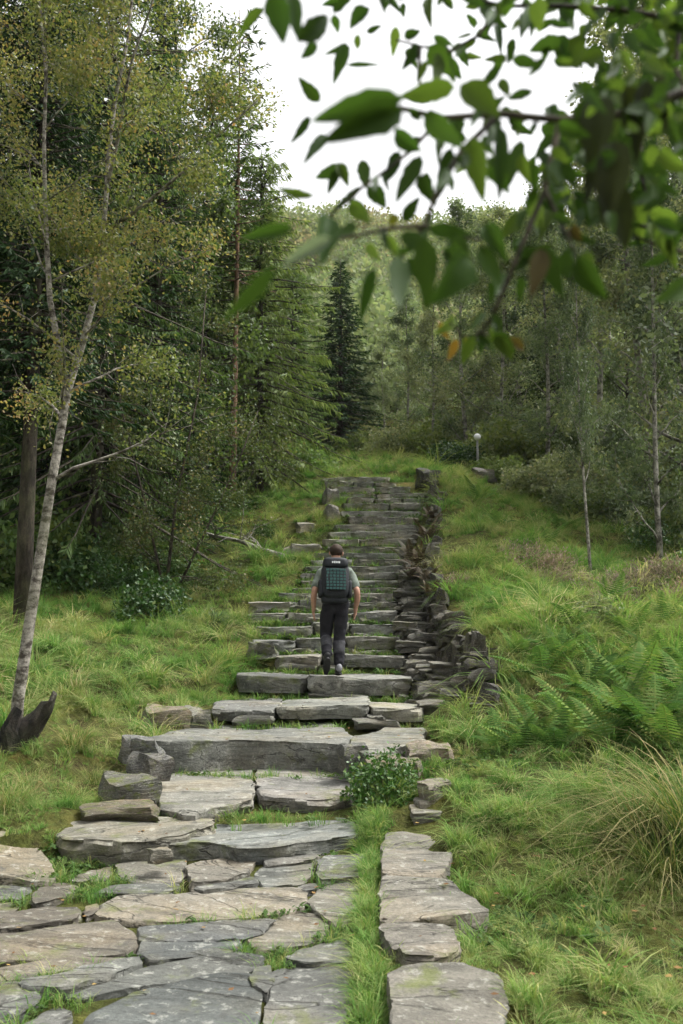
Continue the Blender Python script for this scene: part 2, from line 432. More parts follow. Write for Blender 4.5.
def height(x, y):
    x = np.atleast_1d(np.asarray(x, float)); y = np.atleast_1d(np.asarray(y, float))
    xc, yc = np.clip(x, -20, 20), np.clip(y, -7, 46)
    d2 = (xc[:, None] - cp[None, :, 0]) ** 2 + (yc[:, None] - cp[None, :, 1]) ** 2
    z = _phi(d2) @ _w[:_n] + _w[_n] + xc * _w[_n + 1] + yc * _w[_n + 2]
    z = z + 0.08 * wave(x, y, 0.8) + 0.04 * wave(x + 3, y - 2, 2.3) + 0.045 * np.clip(wave(x + 1, y, 3.7) + 0.5 * wave(x, y + 3, 6.1), -0.6, 1.5) * (y > 3)
    # stair bed
    eL = np.interp(y, _ed[:, 0], _ed[:, 1]); eR = np.interp(y, _ed[:, 0], _ed[:, 2])
    din = np.maximum(eL - x, x - eR)          # negative inside
    k = np.clip(0.5 - din / np.where((x > eR - 0.5) & (y > 11.2), 0.42, 0.3), 0, 1); k = k * k * (3 - 2 * k)
    k = np.where(y > 25.4, k * np.clip((27.5 - y) / 2.1, 0, 1), k)
    z = z * (1 - k) + bed_z(y) * k
    # the wooded hill behind
    far = np.clip(y - 42, 0, None)
    hill = 0.33 * far + 0.0030 * np.clip(far, 0, 70) ** 2 + 1.2 * wave(x, y, 0.07) * np.clip(far / 20, 0, 1)
    hill = hill - np.clip(y - 150, 0, None) * 0.9
    return z + hill
_ed = []
for d_ in np.concatenate([[-8, 3.0, 6.0, 6.79], np.arange(6.8, 25.6, 0.2), [27, 300]]):
    if d_ < 6.8: _ed.append((d_, -2.7, 0.16))
    else:
        l_, r_ = edge_x(min(float(d_), 25.0))
        wx_ = float(np.interp(d_, WY, WX))
        if 11.2 < d_ < 25.6: r_ = max(r_, wx_ + 0.02)
        _ed.append((d_, l_, r_))
_ed = np.array(_ed)

gx = np.concatenate([np.arange(-130, -20, 5.0), np.arange(-20, -7, 0.7), np.arange(-7, 7, 0.16), np.arange(7, 20, 0.7), np.arange(20, 131, 5.0)])
gy = np.concatenate([np.arange(-12, 2, 1.0), np.arange(2, 27, 0.16), np.arange(27, 48, 0.7), np.arange(48, 190, 4.0)])
GX, GY = np.meshgrid(gx, gy)
GZ = height(GX.ravel(), GY.ravel()).reshape(GX.shape)
nx, ny = len(gx), len(gy)
idx = np.arange(nx * ny).reshape(ny, nx)
quads = np.stack([idx[:-1, :-1], idx[:-1, 1:], idx[1:, 1:], idx[1:, :-1]], -1).reshape(-1, 4)
ground = obj('ground', np_mesh('ground', np.stack([GX, GY, GZ], -1).reshape(-1, 3), quads, smooth=True), M['ground'])
tag(ground, 'mossy sloping ground of the hillside under grass and trees', 'ground', kind='structure')
def gz(x, y): return float(height(x, y)[0])

# ------------------------------------------------------------------ stones
GREY, TAN, DARK, PALE = (0.105, 0.106, 0.094), (0.118, 0.106, 0.082), (0.074, 0.078, 0.073), (0.15, 0.14, 0.112)
STONE_POLYS = []      # plan outlines, for keeping grass off
def chaikin(p, n=1):
    for _ in range(n):
        q = []
        for i in range(len(p)):
            a, b = p[i], p[(i + 1) % len(p)]
            q.append(a * 0.9 + b * 0.1); q.append(a * 0.1 + b * 0.9)
        p = q
    return p
def slab(name, poly, ztop, thick, parent, tone, seed, n=36, amp=0.012, tilt=(0, 0), rings=5, mat='rock', keep=True, under=0.94, rough=1.0):
    """a rough flat stone: plan outline poly [(x, y)], top height, thickness"""
    pts = [Vector((p[0], p[1])) for p in poly]
    if keep: STONE_POLYS.append(np.array([tuple(p) for p in pts]))
    pts = chaikin(pts, 1)
    # resample by length
    L = [0.0]
    for i in range(len(pts)): L.append(L[-1] + (pts[(i + 1) % len(pts)] - pts[i]).length)
    tot = L[-1]; out = []; j = 0
    for k in range(n):
        s = tot * k / n
        while L[j + 1] < s: j += 1
        a, b = pts[j], pts[(j + 1) % len(pts)]
        out.append(a.lerp(b, (s - L[j]) / max(1e-9, L[j + 1] - L[j])))
    c = sum(out, Vector((0, 0))) / n
    size = math.sqrt(tot * tot / 16)
    so = Vector((seed * 3.17, seed * 1.31, seed * 0.77))
    def nz(x, y, z, s): return noise.noise(Vector((x, y, z)) * s + so)
    def ztp(x, y):
        st = 0.5 * nz(x * 0.35, y * 1.9, 0, 3.2 / max(0.4, size)) + 0.9 * nz(x, y, 3, 1.3) + 0.45 * nz(x, y, 9, 5.0)
        led = 0.35 * math.tanh(6 * nz(x * 0.5, y * 1.2, 5, 2.0))       # splits in the bedding
        return amp * (st + led) * 1.6 + (x - c.x) * tilt[0] + (y - c.y) * tilt[1]
    v, f = [], []
    levels = [(under, -thick), (0.99, -thick * 0.62), (1.005, -thick * 0.3), (1.0, -min(0.024, thick * 0.2)), (0.993, -0.008), (0.978, 0.0)]
    levels += [(0.978 * (1 - (k + 1) / (rings + 1)), 0.0) for k in range(rings)]
    for li, (s, dz) in enumerate(levels):
        for k, p in enumerate(out):
            q = c + (p - c) * s
            if li < 6:
                e = (p - c).normalized() if (p - c).length > 1e-6 else Vector((1, 0))
                q = q + e * rough * (0.02 * size ** 0.5 * nz(p.x * 3, p.y * 3, dz * 5, 1.6) + 0.02 * nz(p.x, p.y, li * 0.5, 8.0) + 0.012 * nz(p.x, p.y, li * 0.9, 19.0))
            z = ztop + dz + (ztp(q.x, q.y) if li >= 2 else 0.4 * ztp(q.x, q.y))
            if li in (1, 2, 3): z += 0.012 * rough * nz(p.x, p.y, li, 4.0)
            v.append((q.x - c.x, q.y - c.y, z - ztop))
    v.append((0, 0, ztp(c.x, c.y)))
    f.append(tuple(reversed(range(n))))
    nl = len(levels)
    for li in range(nl - 1):
        for k in range(n):
            k2 = (k + 1) % n
            f.append((li * n + k, li * n + k2, (li + 1) * n + k2, (li + 1) * n + k))
    for k in range(n): f.append(((nl - 1) * n + k, (nl - 1) * n + (k + 1) % n, nl * n))
    me = mesh(name, v, f, True, 38)
    o = obj(name, me, M[mat], parent, (c.x, c.y, ztop))
    h = 0.88 + 0.24 * random.random()
    o.color = (tone[0] * h, tone[1] * h * (0.98 + 0.04 * random.random()), tone[2] * h, 1)
    return o

# --- paved path in the foreground, stones traced one by one
path = obj('stone_path', None)
path.name = 'stone_path'
tag(path, 'path paved with irregular grey and tan flagstones in the foreground', 'path', kind='structure')
PAVING = [
    ('g', [(-12, 882), (12, 880), (31, 883), (30, 891), (18, 896), (-12, 899)]),
    ('t', [(31, 896), (43, 886), (60, 882), (77, 885), (74, 893), (52, 901), (35, 904)]),
    ('t', [(70, 881), (88, 872), (110, 866), (113, 873), (106, 880), (77, 882)]),
    ('p', [(118, 866), (150, 861), (185, 860), (187, 873), (177, 879), (135, 881), (119, 874)]),
    ('p', [(188, 864), (222, 858), (258, 855), (247, 871), (226, 880), (192, 884)]),
    ('g', [(94, 893), (113, 884), (177, 882), (181, 887), (161, 895), (106, 893)]),
    ('t', [(-14, 922), (19, 910), (48, 904), (78, 905), (80, 914), (71, 920), (29, 924), (-14, 930)]),
    ('t', [(-14, 903), (14, 902), (18, 909), (8, 917), (-14, 919)]),
    ('p', [(99, 914), (106, 901), (129, 894), (167, 895), (220, 891), (260, 889), (303, 889), (304, 907), (245, 915), (170, 920), (118, 918)]),
    ('t', [(-14, 934), (48, 928), (71, 923), (116, 921), (133, 932), (136, 944), (119, 953), (48, 955), (-14, 960)]),
    ('d', [(139, 927), (220, 919), (273, 917), (262, 929), (238, 936), (190, 939), (141, 941)]),
    ('d', [(143, 943), (237, 939), (241, 945), (213, 953), (152, 962), (141, 954)]),
    ('g', [(22, 979), (55, 976), (103, 965), (137, 958), (142, 963), (106, 977), (70, 988), (30, 986)]),
    ('g', [(72, 990), (145, 966), (195, 953), (228, 951), (262, 956), (263, 963), (247, 970), (180, 979), (110, 989), (78, 994)]),
    ('d', [(78, 1034), (92, 1010), (140, 990), (182, 981), (246, 973), (261, 994), (255, 1018), (250, 1044), (78, 1050)]),
    ('g', [(-14, 986), (34, 984), (39, 1000), (16, 1019), (-14, 1026)]),
    ('g', [(18, 1026), (57, 1003), (72, 1010), (70, 1042), (18, 1048)]),
    ('p', [(248, 937), (277, 917), (302, 912), (316, 913), (333, 931), (322, 938), (277, 947), (260, 950)]),
    ('g', [(249, 977), (257, 970), (270, 968), (272, 984), (267, 994), (255, 986)]),
    ('g', [(273, 969), (351, 966), (353, 994), (349, 1030), (347, 1052), (264, 1052), (270, 1000)]),
    ('g', [(284, 958), (318, 943), (352, 937), (353, 962), (310, 965)]),
    ('p', [(307, 904), (322, 889), (360, 881), (362, 896), (351, 919), (338, 925), (322, 914)]),
    ('g', [(318, 863), (325, 858), (364, 855), (364, 877), (318, 880)]),
    ('g', [(254, 873), (262, 868), (312, 863), (314, 872), (302, 881), (264, 886)]),
    ('g', [(265, 853), (322, 852), (316, 861), (265, 866)]),
    ('g', [(297, 887), (325, 881), (314, 891), (304, 893)]),
    ('t', [(84, 907), (97, 903), (100, 911), (86, 918)]),
    ('g', [(196, 887), (226, 881), (253, 874), (257, 882), (236, 887), (206, 891)]),
    ('t', [(98, 968), (130, 959), (60, 960), (20, 966), (-14, 968), (-14, 979), (20, 977)]),
    ('g', [(-80, 884), (-16, 882), (-16, 925), (-80, 930)]), ('t', [(-90, 934), (-18, 931), (-18, 982), (-95, 988)]), ('g', [(-100, 992), (-20, 986), (-20, 1030), (-100, 1046)]),
    ('g', [(-100, 1052), (60, 1048), (74, 1056), (70, 1120), (-100, 1130)]), ('d', [(80, 1056), (255, 1050), (258, 1120), (84, 1130)]), ('t', [(264, 1058), (346, 1056), (346, 1120), (266, 1124)]),
]
TONES = {'g': GREY, 't': TAN, 'd': DARK, 'p': PALE}
def path_z(row): return float(np.interp(row, [850, 900, 1024, 1130], [0.07, 0.045, 0.0, -0.02]))
def shrink(poly, k):
    c = sum(poly, Vector((0, 0, 0))) / len(poly)
    return [c + (p - c) * k for p in poly]
for i, (tn, pl) in enumerate(PAVING):
    rz = path_z(sum(p[1] for p in pl) / len(pl)) + random.uniform(-0.012, 0.014)
    w = shrink([PZ(p[0], p[1], rz) for p in pl], 1.05)
    slab('paving_stone', [(p.x, p.y) for p in w], rz, 0.16, path, TONES[tn], i + 1, n=44, amp=0.011, tilt=(random.uniform(-.015, .015), random.uniform(-.02, .02)), rings=7)

# --- single file of slabs at the right edge of the path
KERB = [
    [(389, 826), (423, 825), (450, 834), (451, 863), (440, 876), (382, 875), (381, 847)],
    [(382, 877), (439, 878), (465, 890), (490, 905), (458, 915), (381, 918), (379, 905)],
    [(377, 924), (420, 921), (452, 925), (462, 948), (439, 959), (405, 959), (394, 945)],
    [(385, 969), (407, 962), (457, 962), (503, 974), (508, 1000), (497, 1026), (440, 1036), (391, 1034), (390, 1003)],
    [(394, 1042), (440, 1042), (500, 1034), (520, 1080), (400, 1110)]]
KERBO = []
for i, pl in enumerate(KERB):
    rz = 0.13 if i else 0.16
    w = [PZ(p[0], p[1], rz) for p in pl]
    slab('edge_stone', [(p.x, p.y) for p in w], rz, 0.22, path, (0.155, 0.145, 0.118), 60 + i, n=48, amp=0.02, tilt=(0.02, 0.01), rings=8)
KS = [([(409, 806), (432, 803), (444, 808), (440, 813), (412, 813)], 0.30), ([(395, 816), (418, 816), (420, 822), (398, 823)], 0.2), ([(413, 796), (438, 790), (446, 798), (420, 802)], 0.36),
      ([(416, 781), (440, 776), (452, 783), (430, 788)], 0.46)]
for i, (pl, z_) in enumerate(KS):
    w = [PZ(p[0], p[1], z_) for p in pl]
    slab('edge_stone', [(p.x, p.y) for p in w], z_, 0.12, path, (0.155, 0.145, 0.118), 70 + i, n=26, amp=0.012, rings=4)

# --- stairs
stairs = empty('stone_stairway', (0, 6.8, 0.1))
tag(stairs, 'long stairway of rough grey stone slabs climbing the slope', 'stairs')
def step_stone(*a, **k):
    k.setdefault('rough', 1.9)
    o = slab(*a, **k)
    o.parent = stairs
    o.location = o.location - stairs.location
    return o
def pxpoly(pl, z): return [(p.x, p.y) for p in (PZ(a, b, z) for a, b in pl)]
z1, z2, z3, z4, z5 = STEP_Z[:5]
step_stone('step_slab', pxpoly([(41, 825), (70, 821), (130, 818), (218, 820), (212, 828), (180, 836), (165, 838), (118, 841), (66, 840)], z1), z1, 0.24, None, (0.18, 0.168, 0.132), 101, n=60, amp=0.016, rings=8)
step_stone('step_slab', pxpoly([(168, 846), (188, 839), (214, 829), (225, 818), (262, 815), (340, 817), (374, 829), (342, 838), (270, 846), (236, 849), (206, 843)], z1 - 0.05), z1 - 0.05, 0.17, None, (0.13, 0.135, 0.125), 102, n=60, amp=0.016, rings=8)
step_stone('step_slab', pxpoly([(153, 794), (166, 768), (190, 762), (252, 764), (254, 797), (226, 803), (190, 812), (162, 806)], z2), z2, 0.16, None, (0.175, 0.168, 0.142), 103, n=56, amp=0.014, tilt=(0.0, 0.01), rings=8)
step_stone('step_slab', pxpoly([(256, 766), (300, 763), (346, 764), (357, 772), (353, 795), (300, 799), (258, 795)], z2), z2, 0.16, None, (0.165, 0.16, 0.14), 104, n=56, amp=0.014, rings=8)
step_stone('step_slab', pxpoly([(143, 742), (160, 734), (230, 724), (330, 722), (352, 735), (350, 741), (300, 740), (240, 738), (182, 742)], z3), z3, 0.30, None, (0.14, 0.138, 0.122), 105, n=64, amp=0.018, rings=8, under=0.97)
step_stone('step_slab', pxpoly([(348, 747), (352, 736), (390, 727), (426, 728), (424, 742), (400, 747), (372, 752)], z3 - 0.01), z3 - 0.01, 0.34, None, (0.145, 0.142, 0.12), 106, n=44, amp=0.016, rings=6)
step_stone('step_slab', pxpoly([(378, 760), (398, 749), (432, 748), (450, 756), (420, 768), (388, 772)], z3 - 0.16), z3 - 0.16, 0.25, None, (0.15, 0.14, 0.108), 107, n=36, amp=0.02, rings=5)
def step_row(k, xl, xr, parts, thick, depth, tones, seed, n, amp, mossy=()):
    """slabs of step k between pixel columns xl..xr; parts are the cut positions 0..1"""
    d, z = STEP_D[k], STEP_Z[k]
    cuts = [0.0] + list(parts) + [1.0]
    for i in range(len(cuts) - 1):
        a = xl + (xr - xl) * cuts[i]; b = xl + (xr - xl) * cuts[i + 1]
        x0, x1 = PX(a, d, z) - 0.008, PX(b, d, z) + 0.008
        dz = random.uniform(-0.04, 0.025) if k < 10 else random.uniform(-0.02, 0.015); fr = random.uniform(-0.12, 0.10) if k < 10 else random.uniform(-0.08, 0.05)
        if k >= 3: thick = 0.62 * (STEP_Z[k] - STEP_Z[k - 1]) + 0.03
        m_ = max(3, int((x1 - x0) / 0.16))
        po = [(x0 + (x1 - x0) * t_ / m_, d + fr + random.uniform(-0.07, 0.07)) for t_ in range(m_ + 1)]
        bk = d + depth
        po[0] = (po[0][0] + random.uniform(0, 0.05), po[0][1] + random.uniform(0, 0.08)); po[-1] = (po[-1][0] - random.uniform(0, 0.05), po[-1][1] + random.uniform(0, 0.08))
        po += [(x1 + random.uniform(-0.03, 0.03), (d + bk) / 2)] + [(x1 - (x1 - x0) * t_ / 3, bk + random.uniform(-0.06, 0.06)) for t_ in range(4)] + [(x0 + random.uniform(-0.03, 0.03), (d + bk) / 2)]
        step_stone('step_slab', po, z + dz, thick, None, tones[i % len(tones)], seed + i, n=n, amp=amp, tilt=(random.uniform(-0.04, 0.04) if k < 10 else random.uniform(-0.022, 0.022), random.uniform(-0.015, 0.03)), rings=4, mat='rock_mossy' if i in mossy else 'rock')
G1, G2, G3 = (0.185, 0.186, 0.16), (0.165, 0.168, 0.148), (0.215, 0.208, 0.172)
step_row(3, 209, 428, (0.3, 0.74), 0.24, 1.3, (G2, G1, G3), 110, 44, 0.016)
step_row(4, 233, 412, (0.42,), 0.27, 1.2, (G2, G1), 114, 44, 0.018)
step_row(5, 275, 406, (0.36,), 0.2, 1.0, (G3, G1), 118, 40, 0.016)
step_row(6, 254, 401, (0.28, 0.62), 0.2, 0.9, (G2, G1, G3), 121, 36, 0.016, (1,))
step_row(7, 256, 398, (0.4, 0.66), 0.2, 0.8, (G1, G1, G2), 125, 36, 0.016, (1,))
step_row(8, 248, 397, (0.25, 0.7), 0.2, 0.75, (G3, G1, G2), 129, 32, 0.015, (1,))
step_row(9, 254, 397, (0.3, 0.68), 0.19, 0.7, (G1, G2, G3), 133, 30, 0.015, (0,))
for k in range(10, len(STEP_D)):
    l_, r_ = edge_px(STEP_D[k])
    nn = random.choice((1, 1, 2, 2, 3))
    cuts = sorted((i + random.uniform(-0.25, 0.25)) / nn for i in range(1, nn))
    tn = [random.choice((G1, G3, (0.24, 0.235, 0.2))) for _ in range(nn)]
    step_row(k, l_ + random.uniform(-9, 8), r_ + random.uniform(-4, 4), cuts, 0.2, 0.6, tn, 140 + 5 * k, 34, 0.016, (random.randrange(nn + 2),))

SHIM = True
# ------------------------------------------------------------------ rocks and the dry stone wall
def rock_mesh(seed, sub=2, flat=False):
    bm = bmesh.new()
    bmesh.ops.create_cube(bm, size=1.0)
    bmesh.ops.subdivide_edges(bm, edges=bm.edges[:], cuts=sub, use_grid_fill=True)
    so = Vector((seed * 5.1, seed * 2.3, seed * 7.7))
    for v_ in bm.verts:
        p = v_.co.copy()
        rr = p.length
        q = p.lerp(p.normalized() * 0.58, 0.28 if flat else 0.42)
        q += Vector((noise.noise(p * 1.4 + so), noise.noise(p * 1.4 + so + Vector((9, 0, 0))), noise.noise(p * 1.4 + so + Vector((0, 9, 0))))) * 0.27
        q += p.normalized() * 0.08 * noise.noise(p * 5 + so)
        v_.co = q
    me = bpy.data.meshes.new('rock')
    bm.to_mesh(me); bm.free()
    me.polygons.foreach_set('use_smooth', np.ones(len(me.polygons), dtype=bool))
    me.set_sharp_from_angle(angle=R(30))
    return me
ROCKS = [rock_mesh(s, 3, s % 2 == 0) for s in range(10)]
for me in ROCKS: me.materials.append(M['rock'])
ROCKS_M = [r_.copy() for r_ in ROCKS[:5]]
for me in ROCKS_M:
    me.materials.clear(); me.materials.append(M['rock_mossy'])
def rock(name, loc, dims, rot, tone, parent=None, k=None, mossy=False):
    me = (ROCKS_M if mossy else ROCKS)[(random.randrange(99) if k is None else k) % (5 if mossy else 10)]
    o = obj(name, me, None, parent, loc if parent is None else Vector(loc) - parent.location)
    o.scale = dims; o.rotation_euler = rot
    h = random.uniform(0.6, 0.95)
    o.color = (tone[0] * h, tone[1] * h, tone[2] * h, 1)
    return o
for k in range(3, 11):                # thin broken pieces wedged under the step fronts
    l_, r_ = edge_x(STEP_D[k]); zb_ = STEP_Z[k - 1]
    for _ in range(3 if k < 12 else 2):
        dm = (random.uniform(0.2, 0.55), random.uniform(0.14, 0.24), random.uniform(0.05, 0.11))
        rock('step_stone', (random.uniform(l_ + 0.1, r_ - 0.1), STEP_D[k] - random.uniform(0.0, 0.09), zb_ + random.uniform(0.01, 0.08)), dm, (random.uniform(-0.1, 0.1), random.uniform(-0.1, 0.1), random.uniform(-0.25, 0.25)), (0.2, 0.195, 0.165), stairs, mossy=random.random() < 0.3)
wall = empty('dry_stone_wall', (1.4, 10.9, 0.9))
tag(wall, 'low tumbledown dry stone wall along the right side of the stairs', 'wall')
y_ = 10.7
while y_ < 24.6:
    xw, zw = float(np.interp(y_, WY, WX)), float(np.interp(y_, WY, WZ))
    zb = min(zw, float(bed_z(y_)) + 0.1) - 0.05
    ht = float(np.clip(gz(xw + 0.45, y_) - zb, 0.28, 0.65)) * random.uniform(0.8, 1.0)
    # upright or leaning big stones, then flat ones filling the courses
    z_ = zb
    while z_ < zb + ht + 0.12:
        up = random.random() < 0.2
        if up: dm = (random.uniform(0.14, 0.22), random.uniform(0.16, 0.26), random.uniform(0.2, 0.3))
        else: dm = (random.uniform(0.2, 0.38), random.uniform(0.2, 0.34), random.uniform(0.08, 0.15))
        rock('wall_stone', (xw + 0.04 + (z_ - zb) * 0.2 + random.uniform(-0.06, 0.06), y_ + random.uniform(-0.06, 0.06), z_ + dm[2] * 0.5), dm,
             (random.uniform(-0.25, 0.25), random.uniform(-0.25, 0.25), random.uniform(-0.4, 0.4)),
             random.choice(((0.11, 0.1, 0.08), (0.085, 0.08, 0.07), (0.14, 0.13, 0.105))), wall, mossy=random.random() < 0.35)
        z_ += dm[2] * 0.82
    y_ += random.uniform(0.24, 0.3) if y_ < 18 else random.uniform(0.33, 0.42)
# flat rubble stacked between the step ends and the wall
y_ = 11.9
while y_ < 19.5:
    z0, z1_ = float(bed_z(y_)) - 0.02, step_z(y_) + random.uniform(0.0, 0.16)
    e = edge_x(y_)[1]; xw = float(np.interp(y_, WY, WX)) - 0.12
    z_ = z0
    while z_ < z1_ + 0.05:
        dm = (random.uniform(0.26, 0.46), random.uniform(0.2, 0.34), random.uniform(0.07, 0.13))
        x_ = random.uniform(e + 0.08, max(e + 0.1, xw))
        rock('wall_stone', (x_, y_ + random.uniform(-0.05, 0.05), z_ + dm[2] / 2), dm, (random.uniform(-0.1, 0.1), random.uniform(-0.12, 0.12), random.uniform(-0.3, 0.3)),
             random.choice(((0.18, 0.17, 0.14), (0.14, 0.135, 0.115), (0.2, 0.19, 0.155))), wall, mossy=random.random() < 0.2)
        z_ += dm[2] * 0.9
    y_ += 0.2
# flat courses at the wall's near end
for i, (a, b, d_, w_, h_) in enumerate([(486, 652, 12.0, 0.42, 0.09), (484, 661, 11.9, 0.4, 0.1), (478, 671, 11.8, 0.46, 0.1), (490, 679, 11.7, 0.42, 0.12), (474, 683, 11.6, 0.5, 0.13), (484, 694, 11.4, 0.46, 0.13), (470, 703, 11.2, 0.5, 0.12), (440, 706, 11.3, 0.45, 0.1), (455, 694, 11.6, 0.4, 0.12), (436, 690, 12.2, 0.5, 0.18)]):
    p = P(a, b, d_)
    rock('wall_stone', p, (w_, 0.4, h_ + 0.03), (0, random.uniform(-0.08, 0.08), random.uniform(-0.2, 0.2)), (0.17, 0.16, 0.13), wall, k=2 * i)

LOOSE = [  # column, row, depth, dims, rot z, tone, mossy, label
    (129, 792, 8.0, (0.34, 0.34, 0.24), 0.5, (0.15, 0.145, 0.12), True, 'mossy angular rock on the grass left of the lower steps'),
    (122, 811, 7.5, (0.46, 0.3, 0.10), 0.1, (0.2, 0.17, 0.12), True, 'thin brown slab lying in front of the mossy rock'),
    (150, 767, 8.5, (0.26, 0.24, 0.2), 0.9, (0.16, 0.155, 0.14), False, 'small dark rock wedged beside the thick dark step'),
    (141, 750, 9.2, (0.3, 0.3, 0.22), 0.3, (0.15, 0.15, 0.14), False, 'dark rock at the left end of the thick dark step'),
    (166, 719, 10.6, (0.42, 0.34, 0.24), 0.2, (0.24, 0.2, 0.145), True, 'brown lichened rock in the grass at the left end of a step'),
    (194, 718, 10.7, (0.24, 0.26, 0.2), 0.7, (0.26, 0.25, 0.2), False, 'pale rock between the brown rock and the step'),
    (262, 651, 13.9, (0.34, 0.3, 0.22), 0.4, (0.17, 0.17, 0.14), True, 'mossy block at the overgrown left side of the stairs level with the hiker'),
    (160, 855, 6.5, (0.12, 0.12, 0.07), 0.4, (0.24, 0.22, 0.17), False, 'small pale stone wedged at the foot of the first step'),
    (331, 497, 23.4, (0.3, 0.3, 0.4), 0.2, (0.36, 0.34, 0.3), False, 'upright pale stone left of the upper stairs'),
    (332, 512, 22.4, (0.26, 0.3, 0.36), 0.6, (0.3, 0.28, 0.24), False, 'pale stone below the upright one left of the upper stairs'),
    (303, 540, 20.6, (0.6, 0.4, 0.2), 0.1, (0.3, 0.28, 0.23), False, 'flat pale slab in the grass left of the stairs above the hiker'),
    (306, 520, 22.0, (0.4, 0.3, 0.2), 0.4, (0.3, 0.28, 0.23), False, 'small pale rock in the grass above the flat pale slab'),
    (272, 607, 16.6, (0.6, 0.4, 0.16), 0.1, (0.3, 0.29, 0.25), False, 'pale flat stone in the grass left of the hiker'),
    (428, 487, 24.6, (0.5, 0.5, 0.42), 0.3, (0.1, 0.1, 0.09), True, 'dark round boulder at the top right corner of the stairs'),
    (541, 494, 26.0, (0.8, 0.7, 0.62), 0.3, (0.28, 0.27, 0.24), False, 'grey boulder on the right bank above the heather'),
    (483, 489, 26.5, (0.5, 0.4, 0.35), 0.3, (0.24, 0.22, 0.2), False, 'small grey boulder in the grass right of the stair top'),
    (352, 757, 8.9, (0.2, 0.22, 0.2), 0.3, (0.14, 0.14, 0.125), False, 'dark stone at the right end of the thick dark step'),
    (398, 775, 8.6, (0.4, 0.32, 0.24), -0.2, (0.2, 0.175, 0.13), True, 'brown block behind the leafy bush beside the steps'),
    (432, 758, 9.0, (0.34, 0.3, 0.22), -0.2, (0.24, 0.2, 0.15), True, 'brown rock in the grass right of the leafy bush'),
]
for (a, b, d_, dm, rz, tn, ms, lb) in LOOSE:
    p = P(a, b, d_)
    z_ = max(gz(p.x, p.y) + dm[2] * 0.22, p.z) if d_ < 20 else gz(p.x, p.y) + dm[2] * 0.3
    o = rock('rock', (p.x, p.y, z_), [x * 1.12 for x in dm], (0.05, -0.05, rz), tn, mossy=ms)
    tag(o, lb, 'rock', 'loose rocks beside the stairs')

# ------------------------------------------------------------------ trees
def leaves_quads(pos, size, droop=0.4, aspect=0.62, r=None):
    """diamond leaves at pos (n,3)"""
    r = r or rng
    n = len(pos)
    d = r.normal(size=(n, 3)); d[:, 2] -= droop
    d /= np.linalg.norm(d, axis=1)[:, None]
    e = np.cross(d, r.normal(size=(n, 3))); e /= np.linalg.norm(e, axis=1)[:, None] + 1e-9
    s = (np.asarray(size) * r.uniform(0.65, 1.35, n))[:, None]
    V = np.stack([pos, pos + d * s * 0.45 + e * s * aspect * 0.5, pos + d * s, pos + d * s * 0.45 - e * s * aspect * 0.5], 1)
    return V.reshape(-1, 3), np.arange(n * 4).reshape(n, 4)
def limb_pts(start, direc, length, n, up, wob, r):
    pts = [Vector(start)]; d = Vector(direc).normalized()
    for i in range(n):
        d = (d + Vector((r.normal() * wob, r.normal() * wob, r.normal() * wob + up))).normalized()
        pts.append(pts[-1] + d * (length / n))
    return pts
def broadleaf(seed, trunks, limb_from, n_limbs, limb_len, leaves, leaf_size, spread=0.16, twigs=7, up=0.05, droop=0.4, limb_ang=0.7, sides=8, clump=1.0):
    """trunks: list of (pts, r0, r1). Returns trunk mesh, crown mesh"""
    r = np.random.default_rng(seed)
    v, f = [], []
    tips = []
    n_all = n_limbs
    for tr in trunks:
        pts, r0, r1 = tr[:3]; n_limbs = tr[3] if len(tr) > 3 else n_all
        pts = [Vector(p) for p in pts]
        rad = [r0 + (r1 - r0) * (i / (len(pts) - 1)) ** 0.8 for i in range(len(pts))]
        tube(v, f, pts, rad, sides)
        ztop = pts[-1].z; z0 = pts[0].z
        for li in range(n_limbs):
            t = limb_from + (1 - limb_from) * (li + r.uniform(0, 1)) / n_limbs
            k = t * (len(pts) - 1); i = min(int(k), len(pts) - 2); p = pts[i].lerp(pts[i + 1], k - i)
            az = li * 2.4 + r.uniform(-0.6, 0.6)
            taper = 1 - 0.72 * max(0, (t - limb_from) / (1 - limb_from)) ** 1.1
            L = limb_len * taper * r.uniform(0.65, 1.2)
            el = limb_ang * r.uniform(0.6, 1.3)
            lp = limb_pts(p, (math.cos(az) * math.cos(el), math.sin(az) * math.cos(el), math.sin(el)), L, 6, up, 0.13, r)
            rr = (r0 + (r1 - r0) * t) * 0.42
            tube(v, f, lp, [rr * (1 - 0.85 * q / 6) for q in range(7)], 5)
            for tw in range(twigs):
                q = r.uniform(0.25, 1.0) * 6; j = min(int(q), 5); s = lp[j].lerp(lp[j + 1], q - j)
                dd = (lp[j + 1] - lp[j]).normalized() + Vector(r.normal(size=3) * 0.75)
                tp = limb_pts(s, dd, L * r.uniform(0.18, 0.42), 3, -0.03, 0.2, r)
                tube(v, f, tp, [rr * 0.28, rr * 0.2, rr * 0.13, rr * 0.05], 3)
                tips.append((tp, L))
    T = np.array([[tuple(p) for p in tp] for tp, _ in tips])          # (m,4,3)
    m = len(T)
    w_ = r.gamma(clump, 1.0, m); w_ /= w_.sum()
    ch = r.choice(m, leaves, p=w_); q = r.uniform(0.1, 1.0, leaves) * 3; j = np.minimum(q.astype(int), 2); q = (q - j)[:, None]
    pos = T[ch, j] * (1 - q) + T[ch, j + 1] * q + r.normal(size=(leaves, 3)) * spread
    tone0 = r.normal(0.45, 0.16, m)
    V, Fq = leaves_quads(pos, leaf_size, droop, r=r)
    tone = np.clip(tone0[ch] + r.normal(0, 0.13, leaves), 0, 1)
    tm = mesh('trunk', v, f, True)
    cm = np_mesh('crown', V, Fq, {'tone': tone})
    return tm, cm

